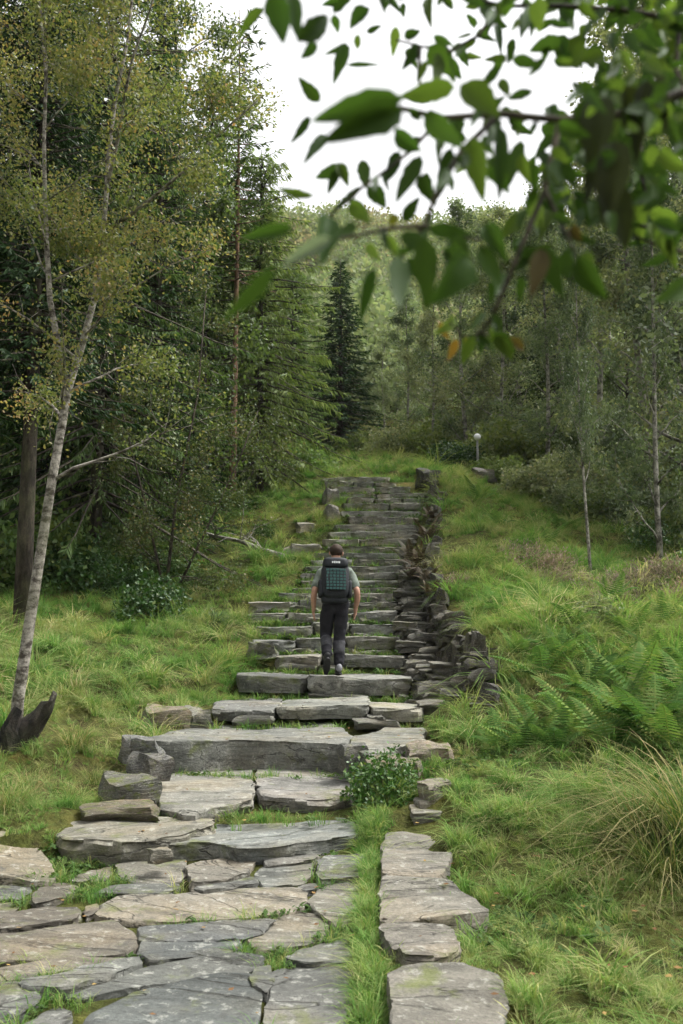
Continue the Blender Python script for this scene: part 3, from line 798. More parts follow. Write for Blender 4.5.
def conifer(seed, Hh, rad, r0, whorls, per, tw, needle, bare=0.06, droop=0.35, power=0.85, hang=0.5, width=0.25, jit=0.25):
    """whorled conifer of height Hh: branches carry flat sprays of needle blades"""
    r = np.random.default_rng(seed)
    v, f = [], []
    zs = np.linspace(0, 1, 9)
    tube(v, f, [(0.04 * math.sin(3 * z), 0.04 * math.cos(2 * z), z * Hh) for z in zs], [r0 * (1 - z) + 0.01 for z in zs], 8)
    P0, D0 = [], []
    for wi in range(whorls):
        t = bare + (0.985 - bare) * (wi + r.uniform(-0.3, 0.3)) / whorls
        t = min(max(t, bare), 0.99)
        L0 = rad * (1 - t) ** power
        for b in range(per):
            az = 2 * math.pi * b / per + r.uniform(-0.5, 0.5) + wi
            L = max(0.12, L0 * r.uniform(1 - jit * 1.6, 1 + jit))
            el = 0.35 * t - droop * (1 - t) * 0.6
            p0 = Vector((0, 0, t * Hh))
            d = Vector((math.cos(az) * math.cos(el), math.sin(az) * math.cos(el), math.sin(el)))
            pts = [p0 + d * (L * q) + Vector((0, 0, -droop * L * q * q * 0.55 + 0.16 * L * q ** 4)) for q in (0, 0.25, 0.5, 0.75, 1.0)]
            if r0 > 0.05: tube(v, f, pts, [0.022 * L ** .5 * (1 - 0.8 * q) for q in (0, .25, .5, .75, 1)], 3)
            A = np.array([tuple(p) for p in pts])
            nt_ = max(4, int(tw * (L / rad) ** 1.0))
            q = r.uniform(0.08, 1.0, nt_) ** 0.8 * 4; j = np.minimum(q.astype(int), 3); qq = (q - j)[:, None]
            base = A[j] * (1 - qq) + A[j + 1] * qq
            dirv = A[j + 1] - A[j]; dirv /= np.linalg.norm(dirv, axis=1)[:, None] + 1e-9
            side = np.cross(dirv, [0, 0, 1.0]); side *= np.where(r.random(nt_) < 0.5, -1, 1)[:, None]
            dd = dirv * 0.75 + side * r.uniform(0.3, 1.0, nt_)[:, None] + np.array([0, 0, -1.0]) * (hang * r.uniform(0.2, 1.2, nt_))[:, None] + r.normal(size=(nt_, 3)) * 0.15
            dd /= np.linalg.norm(dd, axis=1)[:, None]
            P0.append(base); D0.append(dd)
    P0 = np.concatenate(P0); D0 = np.concatenate(D0); n = len(P0)
    s = needle * r.uniform(0.6, 1.35, n)[:, None]
    Vs, tn = [], []
    t0 = np.clip(r.normal(0.5, 0.2, n), 0, 1)
    for k in range(2):                       # two crossed blades for each spray
        e = np.cross(D0, r.normal(size=(n, 3))); e /= np.linalg.norm(e, axis=1)[:, None] + 1e-9
        Vs.append(np.stack([P0 - e * s * width * 0.2, P0 + D0 * s * 0.5 - e * s * width * 0.5 , P0 + D0 * s, P0 + D0 * s * 0.5 + e * s * width * 0.5], 1))
        tn.append(np.clip(t0 + r.normal(0, 0.1, n), 0, 1))
    V = np.concatenate(Vs).reshape(-1, 3)
    cm = np_mesh('crown', V, np.arange(len(V)).reshape(-1, 4), {'tone': np.concatenate(tn)})
    return mesh('trunk', v, f, True), cm

def plant_tree(name, tm, cm, tmat, cmat, loc, rz, sc, label, group=None, cat='tree', lean=(0, 0)):
    t = empty(name, loc, rz)
    t.rotation_euler = (lean[0], lean[1], rz)
    t.scale = sc if hasattr(sc, '__len__') else (sc, sc, sc)
    for nm, me, mt in (('trunk', tm, tmat), ('crown', cm, cmat)):
        if len(me.materials) == 0: me.materials.append(mt)
        obj(nm, me, None, t)
    tag(t, label, cat, group)
    return t
def base_at(px, d):
    z = 3.0
    for _ in range(6):
        x = PX(px, d, z); z = gz(x, d)
    return Vector((x, d, z - 0.08))
def top_h(px, d, row, b): return P(px, row, d).z - b.z

# --- the leaning forked birch in the left foreground
bb = base_at(14, 9.0)
def bp(px, py, d=9.0):
    p = P(px, py, d); return p - bb
stemA = [Vector((0, 0, -0.05)), bp(18, 700), bp(30, 620), bp(41, 550, 9.05), bp(52, 480, 9.1), bp(62, 425, 9.1), bp(68, 390, 9.1), bp(82, 345, 9.1), bp(94, 300, 9.2), bp(101, 255, 9.2), bp(106, 200, 9.3), bp(109, 150, 9.4), bp(116, 95, 9.5), bp(128, 40, 9.6), bp(135, -30, 9.7), bp(138, -120, 9.8)]
stemB = [bp(68, 392, 9.1), bp(58, 345, 9.0), bp(50, 300, 8.9), bp(47, 250, 8.8), bp(45, 200, 8.8), bp(44, 140, 8.8), bp(46, 80, 8.8), bp(40, 0, 8.7), bp(36, -90, 8.7)]
limbC = [bp(112, 228, 9.2), bp(150, 200, 9.0), bp(185, 170, 8.9), bp(215, 138, 8.8), bp(245, 112, 8.8), bp(262, 96, 8.8)]
limbD = [bp(106, 190, 9.3), bp(118, 140, 9.3), bp(124, 100, 9.2), bp(132, 60, 9.0), bp(150, 10, 8.9), bp(170, -60, 8.9)]
limbE = [bp(92, 300, 9.1), bp(130, 290, 9.0), bp(170, 265, 8.9), bp(210, 250, 8.8)]
tmB, cmB = broadleaf(11, [(stemA, 0.063, 0.011), (stemB, 0.038, 0.01), (limbC, 0.024, 0.006, 5), (limbD, 0.022, 0.007, 8), (limbE, 0.013, 0.004, 4)], 0.26, 17, 1.5, 34000, 0.038, spread=0.11, twigs=11, up=0.02, sides=10, clump=0.45)
birch = plant_tree('birch_tree', tmB, cmB, M['birch_bark'], M['birch_leaf'], bb, 0, 1.0, 'leaning forked birch with pale bark and yellowing leaves at the left of the path')

# root stump by the birch
sv, sf = [], []
sb = base_at(28, 9.0)
tube(sv, sf, [(-0.24, 0.0, -0.14), (-0.14, 0, 0.02), (-0.05, 0, 0.1), (0.05, -0.02, 0.2), (0.12, -0.03, 0.27), (0.18, -0.03, 0.35), (0.23, -0.02, 0.41), (0.27, -0.02, 0.47)], [0.2, 0.16, 0.13, 0.09, 0.085, 0.06, 0.05, 0.02], 12)
tube(sv, sf, [(-0.1, -0.05, 0.0), (-0.12, -0.12, 0.16), (-0.05, -0.1, 0.34)], [0.12, 0.09, 0.05], 7)
sv = [tuple(Vector(p) + Vector((noise.noise(Vector(p) * 9), noise.noise(Vector(p) * 9 + Vector((5, 5, 5))), noise.noise(Vector(p) * 9 + Vector((9, 1, 3))))) * 0.06) for p in sv]
stump = obj('tree_stump', mesh('tree_stump', sv, sf, True, 40), bark_material('charred_wood', (0.05, 0.042, 0.034), (0.012, 0.011, 0.01), 14, 0.5, 0.4, 0.65), None, sb + Vector((0, -0.05, 0.05)))
tag(stump, 'dark broken stump leaning at the foot of the forked birch', 'stump')

# --- shared tree shapes
def straight(Hh, r, lean=0.3, n=9, seed=0):
    q = np.random.default_rng(seed); a, b = q.uniform(-lean, lean, 2)
    return [Vector((a * t * t + 0.12 * math.sin(5 * t + seed), b * t * t + 0.12 * math.cos(4 * t + seed), Hh * t)) for t in np.linspace(0, 1, n)]
BIR = []      # slim grey birches, 8 m
for s in range(4):
    BIR.append(broadleaf(30 + s, [(straight(8.0, 0.07, 0.5, seed=s), 0.075, 0.02)], 0.05 if s < 3 else 0.26, 26, 1.9, 12500, 0.075, spread=0.12, twigs=8, up=0.03, limb_ang=0.75, sides=6, clump=0.8))
OLI = []      # broad olive trees, 12 m
for s in range(3):
    OLI.append(broadleaf(50 + s, [(straight(12.0, 0.12, 0.6, seed=10 + s), 0.11, 0.03)], 0.08, 34, 2.7, 20000, 0.09, spread=0.16, twigs=9, up=0.03, limb_ang=0.6, sides=6, clump=0.7))
SPR = [conifer(70 + s, 10.0, 2.1, 0.15, 52, 9, 62, 0.2, (0.04, 0.3)[s], 0.45, 0.8, 0.6, 0.2) for s in range(2)]
LAR = [conifer(80 + s, 10.0, 2.6, 0.14, 46, 8, 80, 0.22, 0.08, 0.55, 0.42, 1.2, 0.17, 0.55) for s in range(2)]

SPRT = [conifer(75 + s, 17.0, 2.9, 0.2, 72, 9, 66, 0.2, (0.05, 0.24)[s], 0.45, 0.75, 0.7, 0.2) for s in range(2)]
LART = [conifer(85 + s, 16.0, 3.1, 0.17, 62, 8, 84, 0.2, 0.1, 0.55, 0.42, 1.3, 0.18, 0.55) for s in range(2)]
def put(kind, px, d, row, label, k=0, group=None, name=None, wide=1.0, rz=None):
    b = base_at(px, d); h_ = top_h(px, d, row, b)
    src, base_h, tm_, cm_ = {'birch': (BIR, 8.0, 'grey_bark', 'grey_leaf'), 'olive': (OLI, 12.0, 'dark_bark', 'olive_leaf'), 'spruce': (SPR, 10.0, 'dark_bark', 'spruce_dark'), 'larch': (LAR, 10.0, 'dark_bark', 'larch')}[kind]
    if kind == 'spruce' and h_ > 13: src, base_h = SPRT, 17.0
    if kind == 'larch' and h_ > 12: src, base_h = LART, 16.0
    a = src[k % len(src)]
    s = h_ / base_h
    return plant_tree(name or {'birch': 'birch_tree', 'olive': 'broadleaf_tree', 'spruce': 'spruce_tree', 'larch': 'larch_tree'}[kind], a[0], a[1], M[tm_], M[cm_], b, random.uniform(0, 6.28) if rz is None else rz, (s * wide, s * wide, s), label, group)

# left wood
put('spruce', 20, 14.5, -260, 'dark spruce with a thick dark trunk just behind the forked birch', 1, wide=0.75)
put('spruce', -60, 15.0, -200, 'dark spruce cut by the left edge of the picture', 1)
put('larch', 95, 18.5, -150, 'tall green larch behind the top of the forked birch', 0, wide=0.8)
put('spruce', 150, 20.5, -20, 'dark green spruce rising behind the bushy yellowing birch', 0, wide=0.85)
put('olive', 175, 22.0, -40, 'tall olive leaved tree at the edge of the white sky', 1, wide=0.8)
put('larch', 258, 26.0, 150, 'mid green larch with drooping boughs left of the upper stairs', 0, wide=0.82)
put('larch', 205, 26.0, 60, 'taller larch with hanging boughs behind the red trunked pine', 1, wide=0.9)
put('larch', 292, 30.0, 262, 'small larch beside the dark spruce at the stair top', 1, wide=0.8)
put('spruce', 128, 24.0, 60, 'dark spruce in the middle of the left wood', 1, wide=1.0)
yb = base_at(165, 17.0); yh_ = top_h(165, 17.0, 285, yb)
yt, yc = broadleaf(61, [([Vector((0, 0, 0)), Vector((0.15, 0, yh_ * .3)), Vector((0.5, 0.1, yh_ * .65)), Vector((0.6, 0.2, yh_))], 0.035, 0.012), ([Vector((0, 0.1, 0)), Vector((-0.4, 0, yh_ * .3)), Vector((-0.9, 0.1, yh_ * .6)), Vector((-1.2, 0.2, yh_ * .9))], 0.03, 0.01), ([Vector((0.1, 0.1, 0)), Vector((0.8, 0, yh_ * .25)), Vector((1.3, 0.1, yh_ * .45)), Vector((1.6, 0.2, yh_ * .6))], 0.028, 0.01)], 0.06, 16, 1.5, 17000, 0.05, spread=0.12, twigs=9, up=-0.03, limb_ang=0.3, sides=7, clump=0.45)
plant_tree('birch_tree', yt, yc, M['twig'], M['birch_leaf'], yb, 0, 1.0, 'bushy yellowing birch with low hanging leaves right of the forked birch')
put('spruce', 60, 21.0, 20, 'dark spruce deep in the left wood, second from the left edge', 0)
put('spruce', 165, 32.0, 140, 'far dark spruce half hidden behind the larches', 0)
put('larch', 20, 24.0, -120, 'broad larch behind the dark spruces at the far left', 1)
put('olive', -130, 20.0, -100, 'olive leaved tree beyond the left edge of the picture', 1)
put('larch', 110, 30.0, 40, 'pale green larch at the back of the left wood', 0)
# slim dead topped pine with sky through it
def sparse_pine(seed, Hh):
    return conifer(seed, Hh, 1.5, 0.09, 30, 4, 40, 0.2, 0.45, 0.3, 0.4, 0.7, 0.2, 0.6)
b_ = base_at(232, 24.0); h_ = top_h(232, 24.0, 10, b_)
tm_, cm_ = sparse_pine(91, h_)
plant_tree('pine_tree', tm_, cm_, M['red_bark'], M['spruce_mid'], b_, 0.4, 1.0, 'slim pine with reddish trunk and sparse top against the white sky')
b_ = base_at(200, 24.5); h_ = top_h(200, 24.5, 120, b_)
tm_, cm_ = sparse_pine(92, h_)
plant_tree('pine_tree', tm_, cm_, M['dark_bark'], M['spruce_mid'], b_, 0.4, 1.0, 'pine with a dark trunk left of the reddish pine trunk')
# centre
put('spruce', 340, 40.0, 258, 'dark conical spruce standing alone beyond the top of the stairs', 0, wide=1.18)
put('birch', 383, 43.0, 330, 'small grey green tree right of the dark conical spruce', 1, wide=1.2)
put('birch', 405, 41.0, 300, 'grey green birch above the stair top', 2, wide=1.2)
put('birch', 430, 37.0, 290, 'young birch with a leaning pale trunk near the globe lamp', 3, wide=1.1)
put('birch', 300, 43.0, 330, 'low grey green tree left of the dark conical spruce', 0, wide=1.4)
# right wood
GB = 'grey birches in the right wood'
put('birch', 467, 34.0, 205, 'straight grey trunked birch right behind the globe lamp', 0, GB, wide=1.0)
put('birch', 588, 17.2, 255, 'slender white trunked birch standing alone in the heather on the right bank', 3, wide=0.62, rz=0.5)
put('birch', 665, 19.5, 150, 'slim birch by the right edge of the picture', 2, GB, wide=0.8)
put('birch', 640, 25.0, 20, 'tall pale trunked birch in the right wood', 1, GB)
for (px, d, row, k, w) in [(505, 33, 222, 1, 1.1), (545, 29, 210, 2, 1.1), (565, 36, 175, 0, 1.1), (603, 30, 130, 3, 1.1), (690, 23, -20, 0, 1.0), (735, 21, -40, 1, 1.0), (620, 36, 90, 2, 1.0), (525, 40, 215, 3, 1.2), (670, 31, 40, 3, 1.0), (485, 41, 228, 2, 1.2), (780, 26, -60, 2, 1.0)]:
    put('birch', px, d, row, 'grey green birch among others in the wood right of the stairs', k, GB, wide=w)

put('olive', 512, 37.0, 225, 'darker green tree filling the gap behind the globe lamp', 0, wide=0.9)
put('olive', 628, 33.0, 150, 'dark green tree deep in the right wood behind the pale trunks', 1, wide=0.8)
put('spruce', 560, 40.0, 200, 'dark spruce half hidden deep in the right wood', 0, wide=1.0)
# low scrub: willow bushes and shrubs
def bush_mesh(seed, rx, rz, leaves, size, stems=7, lump=0.35):
    r = np.random.default_rng(seed)
    u = r.normal(size=(leaves, 3)); u /= np.linalg.norm(u, axis=1)[:, None]; u[:, 2] = np.abs(u[:, 2])
    rad = r.uniform(0.25, 1.0, leaves) ** 0.5
    lumps = np.array([noise.noise(Vector(q * 2.2) + Vector((seed * 3.3, 0, 0))) for q in u]) + 0.5 * np.array([noise.noise(Vector(q * 5) + Vector((seed * 3.3, 4, 0))) for q in u])
    pos = u * (rad * (1 + lump * lumps * 1.6))[:, None] * np.array([rx, rx, rz])
    V, Fq = leaves_quads(pos, size, 0.0, r=r)
    v, f = [], []
    for s in range(stems):
        az = r.uniform(0, 6.28); e = r.uniform(0.2, 0.75)
        tip = (math.cos(az) * rx * e, math.sin(az) * rx * e, rz * r.uniform(0.6, 0.9))
        tube(v, f, [(tip[0] * 0.08, tip[1] * 0.08, -0.05), (tip[0] * 0.5, tip[1] * 0.5, tip[2] * 0.5), tip], [0.012 * rx ** .5 + 0.004, 0.008, 0.003], 4)
    return mesh('stem', v, f), np_mesh('foliage', V, Fq, {'tone': np.clip(r.normal(0.5, 0.22, leaves), 0, 1)})
BSH = {k: bush_mesh(200 + k, 0.5, 0.6, 2400, 0.06) for k in range(3)}
BBIG = {k: bush_mesh(210 + k, 1.0, 1.0, 4500, 0.10) for k in range(2)}
_bm = {}
def put_bush(name, px, d, size, mat, label, cat='shrub', group=None, k=0, big=False, flat=1.0):
    key = (big, k, mat)
    if key not in _bm:
        s_, f_ = (BBIG if big else BSH)[k]
        s_ = s_.copy(); f_ = f_.copy(); s_.materials.append(M['twig']); f_.materials.append(M[mat]); _bm[key] = (s_, f_)
    b = base_at(px, d)
    t = empty(name, b, random.uniform(0, 6.28)); t.scale = (size, size, size * flat)
    obj('stem', _bm[key][0], None, t); obj('foliage', _bm[key][1], None, t)
    if label.startswith('low willow shrub'): label = {'olive_leaf': 'olive green', 'grey_leaf': 'pale grey green', 'bush': 'fresh bright green'}[mat] + ' low shrub ' + ('close to the right wood edge' if d < 25 else 'further up at the foot of the right wood')
    if label.startswith('low dark shrub'): label = {'spruce_mid': 'mid green', 'spruce_dark': 'very dark green', 'olive_leaf': 'olive'}[mat] + ' shrub ' + ('at the front of' if d < 20 else 'deep under') + ' the left wood, ' + ('left of the bushy birch' if px < 140 else 'behind the round shrub')
    tag(t, label, cat, group)
    return t
GU = 'dark shrubs under the left wood'
for (px, d, s, lb) in [(150, 15.6, 1.0, 'round dark green shrub on the grass left of the hiker'), (112, 17.2, 1.0, 'dark shrub left of the round shrub'), (88, 19, 1.2, None), (135, 20.5, 1.1, None), (175, 22, 1.1, None), (50, 18, 1.2, None), (60, 22, 1.5, None), (115, 24, 1.5, None), (170, 25.5, 1.3, None), (-10, 17, 1.3, None), (215, 26, 1.0, None), (15, 21, 1.5, None), (140, 23, 1.2, None), (75, 17.6, 1.0, None), (100, 20, 1.3, None), (160, 19.5, 1.0, None), (190, 23.5, 1.2, None), (35, 19.5, 1.4, None), (80, 24, 1.8, None), (150, 27, 1.8, None), (190, 28, 1.6, None), (40, 25, 1.8, None)]:
    put_bush('shrub', px, d, s * (1.25 if lb else 1.7), 'bush' if lb else 'spruce_dark' if px % 2 else 'spruce_mid', lb or 'low dark shrub in the shade under the left wood', 'shrub', GU, k=int(px) % 3)
for i in range(22):
    put_bush('shrub', random.uniform(30, 235), random.uniform(17, 25), random.uniform(1.0, 1.9), random.choice(('spruce_mid', 'spruce_dark', 'olive_leaf')), 'low dark shrub in the shade under the left wood', 'shrub', GU, k=i % 3, flat=0.55)
put_bush('shrub', 262, 21.5, 0.7, 'spruce_mid', 'small dark bush by the red trunked pine', 'shrub', GU, k=1)
for i, (px, d, s) in enumerate([(300, 28, 1.0), (275, 29, 1.2), (250, 27, 0.9)]):
    put_bush('shrub', px, d, s, 'larch', 'drooping green shrub on the bank left of the stair top', 'shrub', 'green shrubs left of the stair top', k=i % 2, big=True)
for i, (px, d, s, m_) in enumerate([(500, 27, 0.9, 'olive_leaf'), (455, 30, 0.7, 'bush'), (530, 25.5, 1.1, 'grey_leaf'), (560, 27, 1.3, 'grey_leaf'), (600, 23.5, 1.1, 'olive_leaf'), (640, 23, 1.3, 'grey_leaf'), (680, 21.5, 1.3, 'olive_leaf'), (725, 20, 1.3, 'grey_leaf'), (620, 26, 1.5, 'grey_leaf'), (510, 31, 1.4, 'olive_leaf'), (575, 24.5, 1.0, 'grey_leaf'), (425, 36, 1.0, 'olive_leaf'), (395, 37, 1.0, 'grey_leaf'), (360, 39, 0.9, 'olive_leaf'), (655, 20.8, 0.8, 'bush'), (690, 18.5, 0.7, 'bush'), (545, 33, 1.8, 'grey_leaf'), (600, 31, 1.8, 'olive_leaf'), (650, 29, 1.8, 'grey_leaf'), (480, 37, 1.4, 'grey_leaf'), (450, 39, 1.4, 'olive_leaf'), (700, 27, 1.8, 'olive_leaf'), (510, 36, 1.6, 'grey_leaf')]):
    put_bush('shrub', px, d, s * (0.85 if d < 21 else 0.9 if d < 28 else 1.25), m_, 'low willow shrub at the foot of the right wood', 'shrub', 'willow scrub below the right wood', k=i % 2, big=True, flat=0.9)

# far wooded hill: one mass nobody could count
def far_tree(seed):
    r = np.random.default_rng(seed)
    n = 420
    u = r.normal(size=(n, 3)); u /= np.linalg.norm(u, axis=1)[:, None]
    pos = u * (r.uniform(0.4, 1, n) ** 0.5)[:, None] * np.array([1.9, 1.9, 2.7]) + np.array([0, 0, 3.0]) + r.normal(size=(n, 3)) * 0.2
    V, Fq = leaves_quads(pos, 0.42, 0.1, 0.7, r=r)
    return np_mesh('far_crown', V, Fq, {'tone': np.clip(r.normal(0.5, 0.2, n), 0, 1)})
def scatter(name, protos, pts, rots, scl, ids, tint, label, cat, kind='stuff'):
    cl = bpy.data.collections.new(name + '_shapes')
    for i, (me, mt) in enumerate(protos):
        if len(me.materials) == 0: me.materials.append(mt)
        cl.objects.link(bpy.data.objects.new('%s_%02d' % (name, i), me))
    n = len(pts)
    me = bpy.data.meshes.new(name)
    me.vertices.add(n); me.vertices.foreach_set('co', np.asarray(pts, dtype=np.float32).ravel())
    for nm, ty, dat, key in (('rot', 'FLOAT_VECTOR', rots, 'vector'), ('scl', 'FLOAT', scl, 'value'), ('ids', 'INT', ids, 'value'), ('tint', 'FLOAT', tint, 'value')):
        a = me.attributes.new(nm, ty, 'POINT')
        a.data.foreach_set(key, np.asarray(dat, dtype=np.int32 if ty == 'INT' else np.float32).ravel())
    o = obj(name, me)
    g = bpy.data.node_groups.new(name, 'GeometryNodeTree')
    g.interface.new_socket('Geometry', in_out='INPUT', socket_type='NodeSocketGeometry')
    g.interface.new_socket('Geometry', in_out='OUTPUT', socket_type='NodeSocketGeometry')
    gi, go = g.nodes.new('NodeGroupInput'), g.nodes.new('NodeGroupOutput')
    ci = g.nodes.new('GeometryNodeCollectionInfo'); ci.inputs['Collection'].default_value = cl
    ci.inputs['Separate Children'].default_value = True; ci.inputs['Reset Children'].default_value = True
    ip = g.nodes.new('GeometryNodeInstanceOnPoints'); ip.inputs['Pick Instance'].default_value = True
    def na(n_, ty):
        q = g.nodes.new('GeometryNodeInputNamedAttribute'); q.data_type = ty; q.inputs['Name'].default_value = n_
        return [s for s in q.outputs if s.enabled and s.name == 'Attribute'][0]
    L = g.links.new
    L(gi.outputs[0], ip.inputs['Points']); L(ci.outputs[0], ip.inputs['Instance'])
    L(na('ids', 'INT'), ip.inputs['Instance Index']); L(na('scl', 'FLOAT'), ip.inputs['Scale'])
    e2r = g.nodes.new('FunctionNodeEulerToRotation'); L(na('rot', 'FLOAT_VECTOR'), e2r.inputs[0]); L(e2r.outputs[0], ip.inputs['Rotation'])
    L(ip.outputs[0], go.inputs[0])
    md = o.modifiers.new('scatter', 'NODES'); md.node_group = g
    tag(o, label, cat, kind=kind)
    return o
nf = 2600
fx = rng.uniform(-75, 75, nf); fy = 46 + 106 * rng.random(nf) ** 1.2
keep = np.abs(fx) < fy * 0.55 + 8
fx, fy = fx[keep], fy[keep]; fz = height(fx, fy) - 0.3
n_ = len(fx)
scatter('far_wood', [(far_tree(300 + i), M['wood_stuff']) for i in range(4)], np.stack([fx, fy, fz], 1), np.stack([np.zeros(n_), np.zeros(n_), rng.uniform(0, 6.28, n_)], 1),
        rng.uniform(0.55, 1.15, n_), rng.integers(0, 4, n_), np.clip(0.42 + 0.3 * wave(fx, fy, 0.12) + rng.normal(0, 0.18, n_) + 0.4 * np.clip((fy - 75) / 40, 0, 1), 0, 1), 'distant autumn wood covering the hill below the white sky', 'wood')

# ------------------------------------------------------------------ grass
def blades(seed, n, h, spread, width, curl, segs=3, seed_head=False):
    r = np.random.default_rng(seed)
    V, Fq, tone = [], [], []
    for b in range(n):
        az = r.uniform(0, 6.28); rr = spread * math.sqrt(r.random()); bx, by = rr * math.cos(az), rr * math.sin(az)
        la = az + r.normal() * 0.9
        hh = h * r.uniform(0.5, 1.25); cu = curl * r.uniform(0.4, 1.5); w = width * r.uniform(0.6, 1.3)
        px_, py_ = -math.sin(la), math.cos(la)
        tn = float(np.clip(r.normal(0.45, 0.24), 0, 1)); i0 = len(V)
        for s in range(segs + 1):
            t = s / segs
            out = hh * cu * t * t; up = hh * (t - 0.45 * cu * t * t * t)
            ww = w * (1 - t) ** 0.7 if not seed_head else w * (0.5 + (1.6 if s == segs - 1 else 0))
            if s == segs: ww = w * 0.08
            x_, y_ = bx + math.cos(la) * out, by + math.sin(la) * out
            V.append((x_ - px_ * ww / 2, y_ - py_ * ww / 2, up - 0.02)); V.append((x_ + px_ * ww / 2, y_ + py_ * ww / 2, up - 0.02))
        for s in range(segs):
            a = i0 + 2 * s
            Fq.append((a, a + 1, a + 3, a + 2)); tone.append(min(1, tn + 0.10 * s))
    return np_mesh('tuft', V, Fq, {'tone': tone})
GR = [(blades(400, 46, 0.22, 0.10, 0.014, 0.7), M['grass']), (blades(401, 50, 0.30, 0.10, 0.013, 1.1), M['grass']), (blades(402, 44, 0.15, 0.12, 0.016, 0.6), M['grass']), (blades(403, 40, 0.40, 0.07, 0.011, 1.3), M['grass']),
      (blades(404, 16, 0.50, 0.10, 0.007, 0.4, 5, True), M['grass'])]
def inside(poly, x, y):
    r_ = np.zeros(len(x), bool); n = len(poly); j = n - 1
    for i in range(n):
        xi, yi = poly[i]; xj, yj = poly[j]
        c = ((yi > y) != (yj > y)) & (x < (xj - xi) * (y - yi) / (yj - yi + 1e-12) + xi)
        r_ ^= c; j = i
    return r_
def off_stone(x, y, grow=1.0):
    m = np.zeros(len(x), bool)
    for pl in STONE_POLYS:
        c = pl.mean(0); q = c + (pl - c) * grow
        bb_ = (x > q[:, 0].min()) & (x < q[:, 0].max()) & (y > q[:, 1].min()) & (y < q[:, 1].max())
        if bb_.any():
            k = np.where(bb_)[0]; m[k] |= inside(q, x[k], y[k])
    return ~m
def vis(x, y, extra=1.5): return np.abs(x) < y * 0.40 + extra
X, Y = [], []
for (y0, y1, dens, ex) in [(2.6, 8, 270, 1.0), (8, 13, 90, 1.6), (13, 19, 44, 3), (19, 28, 26, 4), (28, 46, 9, 5)]:
    wd_ = y1 * 0.40 + ex; n = int(dens * 2 * wd_ * (y1 - y0))
    a, b = rng.uniform(-wd_, wd_, n), rng.uniform(y0, y1, n)
    k = vis(a, b, ex); X.append(a[k]); Y.append(b[k])
X = np.concatenate(X); Y = np.concatenate(Y)
eL = np.interp(Y, _ed[:, 0], _ed[:, 1]); eR = np.interp(Y, _ed[:, 0], _ed[:, 2])
instair = (X > eL) & (X < eR) & (Y < 25.3)
on = off_stone(X, Y, 1.0)
wx_ = np.interp(Y, WY, WX)
k = on & ~((Y > 10.6) & (Y < 16) & (X > wx_ - 0.6) & (X < wx_ + 0.3)) & ~((instair) & (Y > 6.9)) & ~((Y < 6.9) & (X > -2.7) & (X < 0.05))
X, Y = X[k], Y[k]
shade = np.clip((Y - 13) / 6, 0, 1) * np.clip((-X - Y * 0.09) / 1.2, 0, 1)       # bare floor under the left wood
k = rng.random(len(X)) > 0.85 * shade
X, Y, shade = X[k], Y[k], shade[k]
Z = height(X, Y)
n_ = len(X)
patch = wave(X, Y, 0.55) * 0.5 + wave(X + 5, Y, 1.4) * 0.3 + rng.normal(0, 0.42, n_)
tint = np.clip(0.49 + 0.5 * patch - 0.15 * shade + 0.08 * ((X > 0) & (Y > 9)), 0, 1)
ids = np.where(rng.random(n_) < 0.07, 4, rng.integers(0, 4, n_))
sc_ = rng.gamma(6, 0.165, n_).clip(0.4, 2.2) * np.where(X < 0, 0.72, 0.85) * (0.85 + 0.3 * wave(X, Y, 0.9) + 0.2 * wave(X + 7, Y, 2.6))
sc_ = np.where(ids == 4, np.minimum(sc_, 1.0), np.minimum(sc_, 1.6))
sc_ *= np.interp(Y, [3, 7, 10, 13], [0.38, 0.48, 0.75, 1.0]) * (0.8 + 0.45 * np.clip(wave(X + 1, Y, 3.7), -0.7, 1)); tint = np.clip(tint + np.interp(Y, [4, 12], [0.06, 0.0]), 0, 1)
near = (Y < 0) & (X < 0.35) & (X > 0); sc_[near] *= 0.55
closeedge = ~off_stone(X, Y, 1.14); sc_[closeedge] *= 0.7
rot = np.stack([0.35 * wave(X, Y, 1.7) + rng.normal(0, 0.25, n_), 0.35 * wave(X + 2, Y + 5, 1.5) + rng.normal(0, 0.25, n_), rng.uniform(0, 6.28, n_)], 1)
# the grassy strip between the paving and the edge stones
m_ = 600
sy = rng.uniform(3.3, 7.6, m_); su = rng.uniform(0, 1, m_)
sxx = np.array([PX(359 + 22 * u, d, 0.05) for u, d in zip(su, sy)]); k = off_stone(sxx, sy, 0.97); sxx, sy = sxx[k], sy[k]; m_ = len(sxx)
X = np.concatenate([X, sxx]); Y = np.concatenate([Y, sy]); Z = np.concatenate([Z, height(sxx, sy) + 0.02]); ids = np.concatenate([ids, rng.integers(0, 3, m_)])
sc_ = np.concatenate([sc_, rng.uniform(0.25, 0.5, m_)]); tint = np.concatenate([tint, np.clip(rng.normal(0.45, 0.2, m_), 0, 1)]); rot = np.concatenate([rot, np.stack([rng.normal(0, .25, m_), rng.normal(0, .25, m_), rng.uniform(0, 6.28, m_)], 1)])
scatter('grass', GR, np.stack([X, Y, Z], 1), rot, sc_, ids, tint, 'tousled yellow green grass covering the banks on both sides', 'grass')

